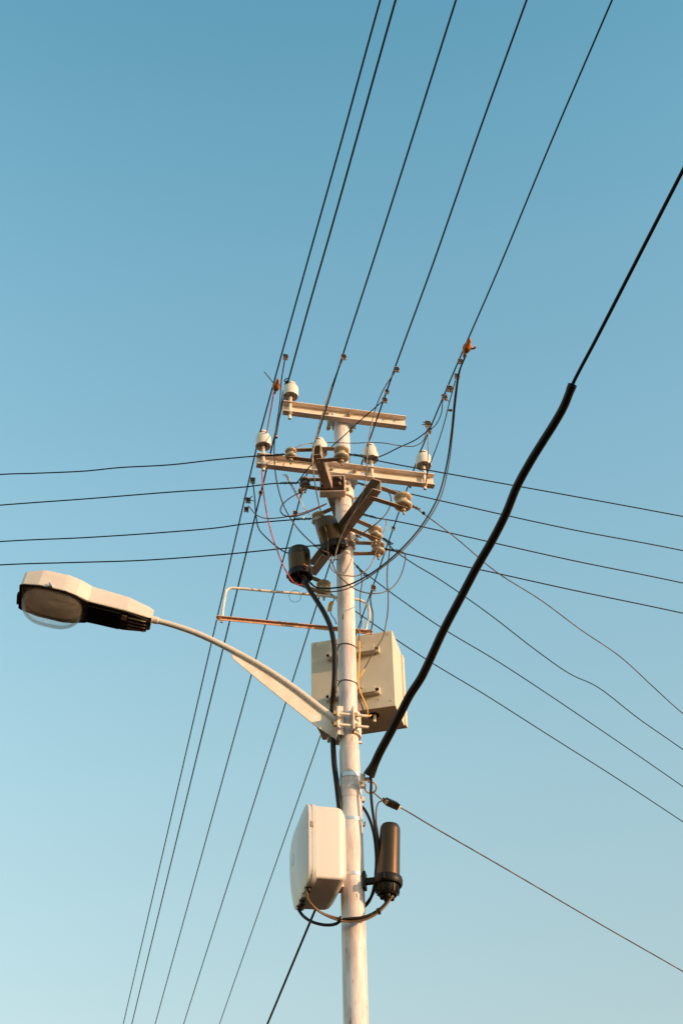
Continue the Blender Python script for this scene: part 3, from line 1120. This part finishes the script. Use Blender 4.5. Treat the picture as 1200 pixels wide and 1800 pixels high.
GL, GR, GD = 'wires running off to the left', 'wires running off level to the right', 'thin drop wires sloping down to the right'
cross_wire(S1, [(485, 800), (460, 801), (380, 808), (300, 817), (210, 822), (150, 828), (60, 832), (0, 834)], .04, 'topmost of the four black wires running off to the left', GL)
cross_wire(S3, [(520, 849), (480, 850), (430, 856), (300, 865), (150, 877), (0, 888)], .04, 'second from top of the four black wires running off to the left', GL)
cross_wire(S7, [(540, 912), (510, 914), (430, 921), (380, 928), (300, 935), (150, 945), (0, 952)], .04, 'third from top of the four black wires running off to the left', GL)
cross_wire(at(596, 957, .075), [(575, 958), (530, 961), (480, 966), (400, 974), (250, 985), (120, 989), (0, 993)], .04, 'lowest of the four black wires running off to the left', GL)
cross_wire(S2, [(622, 800), (660, 809), (700, 817), (800, 835), (1000, 871), (1200, 908)], .05, 'topmost of the four black wires running off to the right', GR)
cross_wire(at(614, 844, .06), [(632, 850), (652, 854), (715, 867), (800, 886), (1000, 930), (1200, 968)], .05, 'second from top of the four black wires running off to the right', GR)
cross_wire(at(620, 900, .06), [(640, 905), (660, 910), (700, 917), (800, 939), (1000, 984), (1200, 1025)], .05, 'third from top of the four black wires running off to the right', GR)
cross_wire(S6, [(680, 966), (715, 974), (760, 984), (860, 1005), (1000, 1036), (1200, 1078)], .05, 'lowest of the four black wires running off to the right', GR)
cross_wire(S4, [(727, 891), (744, 903), (800, 945), (870, 1004), (950, 1055), (1020, 1107), (1090, 1155), (1150, 1210), (1200, 1255)], .08, 'thin drop wire from the largest spool with a small ball on it', GD, .0038, 'wire_brown', 'drop_wire')
cross_wire(S5, [(675, 948), (690, 965), (725, 990), (770, 1017), (860, 1080), (940, 1142), (1000, 1184), (1050, 1208), (1120, 1262), (1200, 1318)], .08,
           'thin drop wire from the upper spool of the close pair', GD, .0038, 'wire', 'drop_wire')
cross_wire(at(618, 985, .05), [(630, 999), (645, 1010), (690, 1044), (775, 1103), (870, 1160), (950, 1212), (1080, 1300), (1200, 1383)], .08, 'thin drop wire starting on the right side of the bare pole below the spools', GD, .0038, 'wire', 'drop_wire')
cross_wire(S8, [(583, 1046), (600, 1057), (621, 1072), (700, 1127), (760, 1166), (850, 1220), (960, 1290), (1080, 1366), (1200, 1445)], .08, 'lowest thin drop wire passing behind the pole above the beige box', GD, .0038, 'wire', 'drop_wire')
ball = atp(744, 902, S4, az_of(along(1200, 1255, S4, .08) - S4))
tag(MB().lathe([(0, -.012), (.008, -.010), (.012, 0), (.008, .010), (0, .012)], ball, (1, .8, -.6), 16).build('wire_ball', 'connector'), 'small round clamp ball on the thin wire beside the largest spool', 'clamp')

# ------------------------------------------------------------------ thick cable, its split conduit and what hangs from the hook
c0_ = at(643, 1371, -.085)
spec = [(648, 1363), (656, 1347), (667, 1323), (688, 1284), (704, 1253), (720, 1222), (740, 1191), (755, 1160), (779, 1108), (809, 1051), (838.5, 995), (864, 951), (888, 904),
        (908, 855), (932, 811), (953, 777), (975, 742), (990.5, 714), (1004, 680)]
pts = [c0_]
run, tot = 0.0, sum(math.dist(spec[i], spec[i + 1]) for i in range(len(spec) - 1))
for i, (x, y) in enumerate(spec):
    run += math.dist(spec[i - 1], spec[i]) if i else 0
    pts.append(at(x, y, -.085 - 1.9 * (run / tot) ** 1.1))
end_c = pts[-1]
n_s = len(pts)
cond = MB()
sp = spline(pts[1:], 8)
cond.tube(sp, lambda s: .0255 - .0025 * s + .010 * max(0, 1 - s / .07), 18)
co_ = cond.build('cable_conduit', 'black_matte')
tag(co_, 'thick black conduit tube curving up from the pole to the right', 'conduit')
d_end = (sp[-1] - sp[-2]).normalized()
MB().lathe([(.0232, -.02), (.0248, -.02), (.0252, .012), (.0215, .012), (.020, -.004), (.020, -.02)], sp[-1], d_end, 20).build('conduit_collar', 'black_matte', co_)
slot = (d_end.cross(FWD)).normalized()
up_end = at(1200, 298, -3.3)
cab = [end_c - d_end * .05, end_c + d_end * .02, end_c.lerp(up_end, .25), end_c.lerp(up_end, .6), up_end]
dv = (up_end - end_c).normalized()
cab += [up_end + dv * 2.5, up_end + dv * 7]
wire('messenger_cable', cab, .0095, 'wire', 'black cable leaving the top of the thick conduit toward the upper right', 'cable', None, 10)
hook = thing('cable_hook', 'steel bracket with an open ring hook under the lower end of the conduit', 'hook', tuple(at(640, 1372, -.06)))
hk = at(637, 1373, -.065)
ha = azv(85)
MB().frame_box(hk, ha, ha.cross(zv), zv, .030, .035, .085).build('bracket', 'galv', hook, bevel=.004)
MB().tube([hk + ha * .01 + zv * .012, hk + ha * .055 + zv * .016], .011, 12).build('eye_bolt', 'galv', hook)
bolt(hook, hk + Vector((-.006, -.018, -.02)), Vector((-.2, -1, 0)), .012, .02)
rc = at(651, 1384, -.07)
MB().tube([rc + (RT * math.cos(a) + UP * math.sin(a)) * .034 for a in [R(150 + 330 * k_ / 20) for k_ in range(21)]], .0055, 8).build('ring', 'bolt', hook)
# span wire with grip
gs = at(655, 1392, -.065)
ge = along(1200, 1708, gs, .06)
gaz = az_of(ge - gs)
gp0, gp1 = atp(672, 1406, gs, gaz), atp(702, 1419, gs, gaz)
dg = (ge - gs).normalized()
wire('drop_cable', [gs, gp0, gp1, atp(760, 1453, gs, gaz), atp(900, 1534, gs, gaz), atp(1050, 1622, gs, gaz), ge, ge + dg * 3, ge + dg * 9], .0042, 'wire_brown',
     'brown cable sloping down right from the ring hook', 'cable')
gr = thing('cable_grip', 'ribbed black tension grip on the cable beside the ring hook', 'cable grip', tuple(gp0))
gd = (gp1 - gp0)
GLn = gd.length
gd.normalize()
gsd = gd.cross(FWD).normalized()
gnn = gd.cross(gsd)
body = MB().frame_box(gp0 + gd * (GLn * .45), gd, gsd, gnn, GLn * .80, .026, .034).build('body', 'grip', gr, bevel=.004)
for i in range(6):
    MB().frame_box(gp0 + gd * (GLn * (.26 + .11 * i)), gd, gsd, gnn, .007, .040, .042).build('rib', 'grip', body)
MB().frame_box(gp0 + gd * (GLn * .93), gd, gsd, gnn, .016, .020, .022).build('end_clip', 'pale_plastic', gr, bevel=.002)
MB().lathe([(.011, 0), (.011, .006), (0, .006)], gp0 + gd * (GLn * .2) - FWD * .02, -FWD, 14).build('rivet', 'bolt', gr)

# cable that carries on behind the pole to the lower left
b0 = at(622, 1436, .075)
b1 = along(470, 1800, b0, .05)
dvb = (b1 - b0)
wire('messenger_cable', [b0, b0 + dvb * .4, b1, b0 + dvb * 2, b0 + dvb * 4], .0085, 'wire', 'heavy black cable emerging below the rounded cabinet toward the lower left', 'cable')

# feed tubes down the pole
wire('feed_tube', path([(533, 1013, -.085), (541, 1032, -.09), (556, 1055, -.095), (570, 1078, -.10), (581, 1103, -.10), (587, 1135, -.10), (588, 1170, -.095), (587, 1205, -.09), (584, 1240, -.03),
                        (585, 1300, .0), (587, 1340, -.02), (592, 1380, -.035), (596, 1415, -.045), (600, 1450, .0), (606, 1520, .04)]), .0165, 'black_matte',
     'thick black tube bending down from the lower canister along the left of the pole', 'tube', seg=14, sub=8)
wire('closure_cable', path([(650, 1356, -.09), (652, 1372, -.09), (652, 1398, -.085), (655, 1428, -.08), (660, 1460, -.075), (664, 1490, -.075), (664, 1515, -.06), (661, 1550, -.02), (653, 1575, .0), (640, 1592, .05), (625, 1600, .09)]),
     .0085, 'black_matte', 'black cable hanging from the hook down behind the dome closure', 'cable', seg=10)
wire('closure_cable', path([(628, 1412, .02), (638, 1420, .02), (648, 1437, .0), (656, 1462, -.03), (660, 1490, -.05), (661, 1520, -.04), (657, 1560, .0), (648, 1585, .04), (630, 1603, .09)]),
     .0088, 'black_matte', 'black cable arching from behind the pole down past the dome closure', 'cable', seg=10)
wire('closure_cable', path([(672, 1407, -.065), (665, 1411, -.065), (661, 1424, -.065), (661, 1442, -.07), (664, 1466, -.075), (667, 1490, -.06)]), .0042, 'wire_brown',
     'thin brown cable looping from the cable grip down to the dome closure', 'cable', seg=8)
# cable loop between cabinet and closure
wire('cabinet_cable', path([(537, 1561, -.20), (540, 1578, -.20), (552, 1594, -.19), (567, 1605, -.165), (590, 1613, -.14), (612, 1617, -.115), (635, 1615, -.11), (655, 1607, -.10), (672, 1594, -.085), (682, 1582, -.07), (686, 1571, -.06)]),
     .0062, 'cable_golden', 'upper brown cable looping across the pole between cabinet and dome closure', 'cable', seg=10)
wire('cabinet_cable', path([(538, 1564, -.205), (543, 1583, -.205), (556, 1599, -.195), (572, 1609, -.170), (592, 1617, -.150), (612, 1620, -.125), (637, 1618, -.12), (658, 1609, -.11), (677, 1593, -.09), (690, 1574, -.075)]),
     .0052, 'cable_golden', 'lower brown cable looping across the pole between cabinet and dome closure', 'cable', seg=10)
wire('cabinet_cable', path([(522, 1592, .10), (527, 1603, .08), (536, 1613, .04), (550, 1621, .0), (572, 1626, -.05), (590, 1624, -.10), (602, 1617, -.125), (640, 1612, -.11), (665, 1600, -.09), (680, 1585, -.075), (683, 1578, -.07)]),
     .0088, 'black_matte', 'thick black cable curving under the cabinet and joining the brown loop', 'cable', seg=10)
for i, (x, y, Y) in enumerate(((597, 1616, -.14), (665, 1602, -.10))):
    tag(MB().lathe([(.013, -.005), (.019, -.005), (.019, .005), (.013, .005)], at(x, y, Y), (1, .1, -.15 if i == 0 else .5), 14, closed=True).build('cable_tie', 'black_matte'),
        ('black cable tie on the cable loop at the left edge of the pole', 'black cable tie on the cable loop near the dome closure')[i], 'cable tie')


# ------------------------------------------------------------------ jumper wires
JG = 'jumper wires between the lines and the hardware'


def jumper(spec_, r, m_, label, pre=None, post=None, seg=8):
    pts_ = path(spec_)
    if pre is not None:
        pts_ = ([pre] if isinstance(pre, Vector) else list(pre)) + pts_
    if post is not None:
        pts_ = pts_ + ([post] if isinstance(post, Vector) else list(post))
    return wire('jumper_wire', pts_, r * .88, m_, label, 'wire', JG, seg)


b1p = un('1', 483, 683)
jumper([(467, 770, -.20), (462, 800, -.20), (461, 840, -.20), (465, 880, -.19), (475, 930, -.17), (490, 975, -.15), (505, 1008, -.13), (519, 1026, -.10), (530, 1028, -.09), (533, 1020, -.07)], .0052, 'wire_red',
       'red wire hanging from the left orange boot to the lower canister', pre=[un('1', 489, 676), b1p, un('1', 476, 720)])
jumper([(483, 770, -.45), (482, 805, -.35), (487, 850, -.30), (500, 892, -.28), (524, 930, -.27), (550, 956, -.26), (563, 966, -.25), (578, 972, -.22)], .0048, 'wire_brown',
       'brown wire curving from the upper left line down to the upper canister', pre=[un('1', 501, 630), un('1', 495, 665), at(491, 715, -.6)])
jumper([(553, 780, -.58), (549, 810, -.56), (552, 840, -.52), (559, 880, -.44), (569, 920, -.36), (576, 948, -.30), (576, 972, -.24), (578, 978, -.22)], .0048, 'wire_pale',
       'pale wire falling from the middle line along the slanting bar to the upper canister', pre=[un('3', 603, 630), un('3', 587, 668), at(562, 745, -.62)])
jumper([(652, 750, -.45), (646, 790, -.45), (643, 840, -.48), (636, 872, -.5), (618, 908, -.42), (603, 935, -.34), (594, 958, -.30), (587, 984, -.26), (583, 990, -.2), (583, 975, -.17)], .0046, 'wire_pale',
       'pale wire dropping in front of the pole across the front bar', pre=[un('4', 695, 652), at(672, 688, -.6), at(660, 718, -.5)])
jumper([(806, 655, -.95), (799, 700, -.8), (793, 760, -.6), (785, 815, -.42), (770, 872, -.34), (742, 922, -.30), (702, 968, -.28), (655, 1006, -.25), (610, 1029, -.22), (580, 1034, -.2), (555, 1032, -.15), (540, 1020, -.10)], .0060, 'wire',
       'thick black jumper sweeping from the right orange boot under the hardware to the lower canister', pre=un('5', 818, 625), seg=10)
jumper([(808, 652, -.95), (801, 700, -.8), (795, 762, -.6), (788, 817, -.42), (775, 872, -.34), (750, 917, -.30), (709, 966, -.28), (660, 1006, -.25), (615, 1033, -.22), (585, 1040, -.2), (560, 1036, -.15), (546, 1024, -.10)], .0044, 'wire_brown',
       'brown wire running alongside the thick black jumper on its outer side', pre=un('5', 819, 624))
jumper([(800, 668, -.85), (790, 705, -.7), (780, 745, -.55), (769, 780, -.42), (757, 812, -.3), (750, 835, -.2), (748, 848, -.13)], .0042, 'wire_brown',
       'thin brown wire from the upper right clamps to the lower crossarm end', post=at(747, 852, -.10))
jumper([(752, 758, -.3), (752, 790, -.26), (751, 820, -.22), (749, 846, -.14)], .0040, 'wire_pale', 'short straight pale wire dropping past the far right insulator')
jumper([(778, 698, -.7), (777, 712, -.62), (775, 727, -.55), (768, 743, -.5), (758, 754, -.4)], .0040, 'wire_brown', 'short brown wire bowed between two clamps on the rightmost line', pre=un('5', 784, 692))
jumper([(751, 752, -.35), (743, 775, -.3), (728, 784, -.28), (700, 783, -.27), (676, 779, -.25), (650, 778, -.2), (620, 779, -.16), (585, 778, -.12), (548, 779, -.14), (525, 784, -.2), (505, 797, -.3)], .0036, 'wire_pale',
       'long thin pale wire looping across behind the insulators from right clamp to small spool', post=S1 + Vector((-.1, 0, .0)))
jumper([(752, 757, -.36), (730, 773, -.3), (700, 787, -.24), (676, 799, -.18), (660, 805, -.1), (655, 809, -.02)], .0046, 'wire', 'black wire dipping from the right clamp to the insulator just right of the pole')
jumper([(654, 721, -.42), (632, 740, -.38), (600, 770, -.34), (569, 797, -.3), (542, 823, -.3), (530, 838, -.31), (521, 850, -.3)], .0042, 'wire', 'black wire slanting across the pole from the fourth line to the dark spool',
       pre=un('4', 675, 703))
jumper([(527, 866, -.3), (510, 875, -.32), (496, 888, -.33), (493, 899, -.33), (500, 906, -.32), (515, 908, -.30), (535, 903, -.25), (555, 895, -.2), (573, 886, -.15)], .0046, 'wire', 'black wire forming a small loop left of the slanting bar')
jumper([(436, 889, .08), (443, 897, .0), (452, 906, -.1), (465, 911, -.15), (482, 911, -.2), (505, 908, -.25), (530, 902, -.22), (552, 894, -.19), (574, 885, -.14)], .0042, 'wire_dull_red', 'dull red wire sagging from the left clamps to the slanting bar')
jumper([(444, 846, .02), (447, 868, .0), (450, 905, -.02), (455, 930, -.03), (468, 945, -.04), (485, 960, -.05), (500, 970, -.05), (512, 974, -.05)], .0048, 'wire', 'black wire curving from the leftmost clamp to the lower canister')
jumper([(683, 866, -.3), (687, 880, -.3), (681, 899, -.3), (665, 917, -.3), (648, 930, -.28), (623, 949, -.24), (602, 970, -.2), (593, 983, -.19), (586, 984, -.18)], .0046, 'wire_brown', 'brown wire curving from the front bar end across the pole to the upper canister',
       pre=at(676, 862, -.32))
jumper([(670, 912, .1), (677, 914, .05), (679, 922, .0), (674, 935, -.05), (668, 950, -.1), (661, 970, -.13), (648, 998, -.16), (628, 1012, -.18), (604, 1011, -.2), (588, 1006, -.2), (581, 997, -.2), (580, 984, -.19)], .0042, 'wire_pale',
       'pale wire dropping past the pair of spools and swinging back to the upper canister')
jumper([(583, 988, -.19), (592, 1008, -.2), (607, 1023, -.22), (623, 1035, -.22), (643, 1042, -.2), (665, 1043, -.17), (686, 1035, -.12), (701, 1018, -.06), (710, 993, .0), (712, 977, .04), (706, 970, .06), (697, 970, .07)], .0042, 'wire_brown',
       'brown wire making a wide loop below the spools right of the pole')
jumper([(685, 953, .02), (684, 972, .02), (681, 995, .03), (680, 1020, .04), (682, 1047, .05), (681, 1078, .06), (678, 1096, .07), (673, 1119, .05), (664, 1135, .03), (655, 1149, .03), (637, 1182, .03), (632, 1193, .03)], .0046, 'wire_brown',
       'long brown wire falling from the spools to the front of the beige box')
jumper([(633, 1003, .03), (636, 1023, .03), (633, 1045, .03), (633, 1078, .03), (635, 1096, .03), (631, 1110, .03), (631, 1130, .03)], .0042, 'wire_brown', 'brown wire falling close to the pole above the yellow wire')
jumper([(631, 1127, .03), (632, 1141, .03), (631, 1163, .03), (629.5, 1193, .03), (630, 1207, .03), (637, 1226, .03), (645, 1246, .05), (647, 1258, .10), (652, 1257, .16)], .0052, 'wire_yellow', 'bright yellow wire running down beside the pole into the beige box')
jumper([(640, 1176, .03), (635, 1186, .03), (631, 1194, .03)], .0052, 'wire_yellow', 'short yellow wire end joining the long yellow wire')
jumper([(629, 1212, .03), (631, 1226, .03), (636, 1242, .05), (643, 1258, .10), (651, 1259, .16)], .0046, 'wire_blue', 'dark blue wire beside the yellow wire at the beige box')
jumper([(627, 1210, .03), (627, 1228, .04), (629, 1243, .05), (631, 1254, .06)], .0044, 'wire_red', 'short red wire beside the pole above the lamp clamp')
jumper([(655, 1037, .12), (651, 1050, .11), (652, 1064, .10), (655, 1080, .09), (654, 1098, .085), (650, 1109, .07), (640, 1113, .06)], .0056, 'wire_brown', 'short stiff brown wire beside the white hoop right of the pole')
jumper([(583, 1048, .10), (587, 1052, .1), (586, 1056, .08), (583, 1058, .06)], .0034, 'wire', 'tiny black wire hook above the orange tag')
jumper([(580, 1075, .05), (583, 1082, .05), (588, 1089, .04), (591, 1097, .03)], .0034, 'wire', 'tiny black wire below the orange tag')
cc_ = at(518.5, 1048, -.05)
tag(MB().tube([cc_ + (RT * math.cos(a) + UP * math.sin(a)) * .038 for a in [2 * math.pi * k_ / 32 for k_ in range(33)]], .0014, 5).build('wire_ring', 'wire'), 'thin ring of fine wire hanging under the lower canister', 'wire ring')
jumper([(497, 836, -.1), (502, 834, -.1), (510, 846, -.12), (518, 862, -.14), (528, 880, -.16), (533, 890, -.17), (534, 900, -.17), (533, 912, -.17)], .0040, 'porcelain', 'white wire with red spiral wrap hanging below the lower crossarm')
tag(MB().helix(at(503, 836, -.1), at(527, 879, -.16), .0062, 16, .0022, 5).build('spiral_wrap', 'wire_red'), 'red spiral wrapped round the white wire below the lower crossarm', 'spiral wrap')
jumper([(528, 882, -.16), (534, 892, -.16), (540, 900, -.16), (545, 907, -.1)], .002, 'wire_red', 'very thin red wire below the end of the red spiral')
tg_ = MB()
q0 = at(583, 1058, .06)
pr_ = [at(583, 1056, .06), at(587, 1058, .06), at(584, 1065, .05), at(583, 1074, .05), at(575, 1075, .05), at(576, 1066, .05), at(579, 1058, .055)]
tg_.prism(pr_, Vector((0, .006, .002)))
tag(tg_.build('warning_tag', 'tag', bevel=.0015), 'small orange and yellow tag hanging at the left edge of the pole', 'tag')

# small side strands: dead-end tails on the clamps
# ------------------------------------------------------------------ wire clamps (one prototype; copies share meshes)
cl_body = MB().frame_box((0, 0, 0), Vector((1, 0, 0)), Vector((0, 1, 0)), zv, .034, .022, .020).mesh('clamp_body', 'connector')
cl_cap = MB().frame_box((0, 0, .014), Vector((1, 0, 0)), Vector((0, 1, 0)), zv, .026, .026, .008).mesh('clamp_cap', 'connector')
cl_bolt = MB().lathe([(0, -.026), (.005, -.026), (.005, .028), (0, .028)], seg=8).hexa((0, 0, .018), zv, .0095, .009).hexa((0, 0, -.02), zv, .0095, .008).mesh('clamp_screw', 'bolt')


def clamp(p, axis, label, size=1.0):
    root_ = thing('wire_clamp', label, 'wire clamp', tuple(p), 'bolted clamps on the wires')
    root_.rotation_mode = 'QUATERNION'
    root_.rotation_quaternion = Vector(axis).to_track_quat('Y', 'Z')
    root_.scale = (size * .88, size * .88, size * .88)
    for n_, me in (('clamp_body', cl_body), ('clamp_cap', cl_cap), ('clamp_screw', cl_bolt)):
        for dx in ((0,) if n_ != 'clamp_screw' else (-.009, .011)):
            o = bpy.data.objects.new(n_, me)
            o.parent = root_
            o.location = (dx, 0, 0)
            col.objects.link(o)
    return root_


def nd(k_):
    return azv(NEAR_AZ[k_])


CL = [(un('1', 502, 628), nd('1'), 'clamp on the leftmost line wire well above the upper crossarm', 1.0),
      (un('3', 604, 628), nd('3'), 'clamp on the middle line wire well above the upper crossarm', 1.0),
      (un('4', 697, 650), nd('4'), 'topmost of the three clamps on the fourth line wire', 1.0),
      (un('4', 680, 689), nd('4'), 'middle one of the three clamps on the fourth line wire', .8),
      (un('4', 676, 704), nd('4'), 'lowest of the three clamps on the fourth line wire', 1.0),
      (un('5', 809, 636), nd('5'), 'clamp just below the right orange boot', 1.0),
      (un('5', 803, 662), nd('5'), 'second clamp below the right orange boot', 1.0),
      (un('5', 790, 684), nd('5'), 'third clamp below the right orange boot', 1.2),
      (un('5', 781, 699), nd('5'), 'fourth clamp below the right orange boot with twisted tails', 1.1),
      (at(791, 721, -.72), Vector((.1, -.4, .6)), 'dark little clamp on the thick jumper beside the rightmost line', .7),
      (un('5', 752, 746), nd('5'), 'upper of two clamps just above the far right insulator', 1.25),
      (un('5', 755, 757), Vector((1, .2, .1)), 'lower of two clamps just above the far right insulator', 1.0),
      (uf('1', 444, 845), azv(FAR_AZ['1']), 'clamp just below the left end of the lower crossarm', 1.1),
      (uf('1', 436, 880), azv(FAR_AZ['1']), 'dark clamp with spiky tails left of the hanging red wire', 1.1),
      (uf('1', 433, 896), azv(FAR_AZ['1']), 'lowest clamp of the three on the leftmost line below the crossarm', 1.0),
      (uf('2', 458, 867), azv(FAR_AZ['2']), 'clamp touching the hanging red wire below the lower crossarm', .9),
      (at(529, 864, -.3), Vector((.5, .2, .3)), 'clamp hanging under the small dark spool', 1.0),
      (uf('3', 519, 903), azv(FAR_AZ['3']), 'clamp at the small loop of black wire left of the upper canister', 1.1),
      (at(721, 852, .05), Vector((1, .3, 0)), 'clamp under the lower crossarm above the largest spool', 1.0),
      (uf('5', 691, 929), azv(FAR_AZ['5']), 'clamp on the line wire between largest spool and close pair', .8),
      (uf('5', 656, 1034), azv(FAR_AZ['5']), 'clamp on the line wire above the white hoop right of the pole', 1.15),
      (at(485, 768, -.44), Vector((.1, -.2, 1)), 'tiny clamp on the brown wire right of the far left insulator', .7)]
for c_ in CL:
    clamp(*c_)
# spiky wire tails at two of the clamps
for p, ds, lab in ((uf('1', 436, 880), ((.03, 0, .04), (-.035, 0, .02), (.04, 0, -.005)), 'spiky cut wire tails at the dark clamp left of the red wire'),
                   (un('5', 781, 699), ((.03, 0, -.045), (-.02, 0, .02), (.012, 0, .03)), 'curled wire tails below the right orange boot'),
                   (un('5', 751, 748), ((-.04, 0, .01), (-.03, 0, .035), (.0, 0, .045)), 'bristling wire ends above the far right insulator')):
    b = MB()
    for d_ in ds:
        d_ = Vector(d_)
        b.tube(spline([p, p + d_ * .6 + Vector((0, 0, .004)), p + d_]), .0032, 6)
    tag(b.build('wire_tail', 'wire_brown'), lab, 'wire end')


# orange boots
def boot(p, axis, scale, label, ear):
    a = Vector(axis).normalized()
    prof = [(.004, -.085), (.009, -.075), (.012, -.05), (.022, -.035), (.031, -.012), (.033, .006), (.026, .025), (.016, .038), (.013, .06), (.006, .075), (.0, .076)]
    b = MB().lathe([(r_ * scale, z_ * scale) for r_, z_ in prof], p, a, 20)
    for v in b.v:
        n_ = noise.noise(v * 42)
        v += (v - Vector(p)) * (.16 * n_)
    o = b.build('rubber_boot', 'boot', angle=60)
    tag(o, label, 'cable boot', 'orange rubber boots on the line wires')
    if not ear:
        return o
    s = (a.cross(FWD)).normalized() * ear
    q_ = Vector(p) + s * (.028 * scale)
    MB().tube(spline([q_, q_ + s * .022 * scale + a * .012, q_ + s * .026 * scale + a * .03]), .007 * scale, 8).build('ear', 'boot', o)
    return o


boot(un('1', 485.5, 679), nd('1') + zv * .1, .82, 'left orange rubber boot on the leftmost line wire', 0)
boot(un('5', 820, 611), nd('5') + zv * .1, .92, 'right orange rubber boot on the rightmost line wire', -1)
p = un('1', 483, 676)
tag(MB().tube([p, p - RT * .07 + UP * .085], .0035, 6).build('wire_tail', 'wire_brown'), 'stiff straight wire tail poking out of the left orange boot', 'wire end')

# wire bindings at the two upper insulators
MB_ = MB().helix(P_TL + Vector((-.02, -.02, .0)), P_TL + Vector((-.03, -.03, .04)), .016, 3, .004)
tag(MB_.build('wire_binding', 'wire'), 'dark wire binding on top of the upper crossarm insulator', 'binding')

# dead wires dangling at left of the upper crossarm
jumper([(497, 690, -.12), (494, 712, -.10), (493, 720, -.1), (489, 745, -.2), (485, 768, -.3)], .0042, 'wire', 'black wire falling from the upper left insulator past the crossarm end', pre=P_TL + Vector((-.045, -.02, -.03)))

for o in bpy.data.objects:
    if '_o' in o:
        del o['_o']
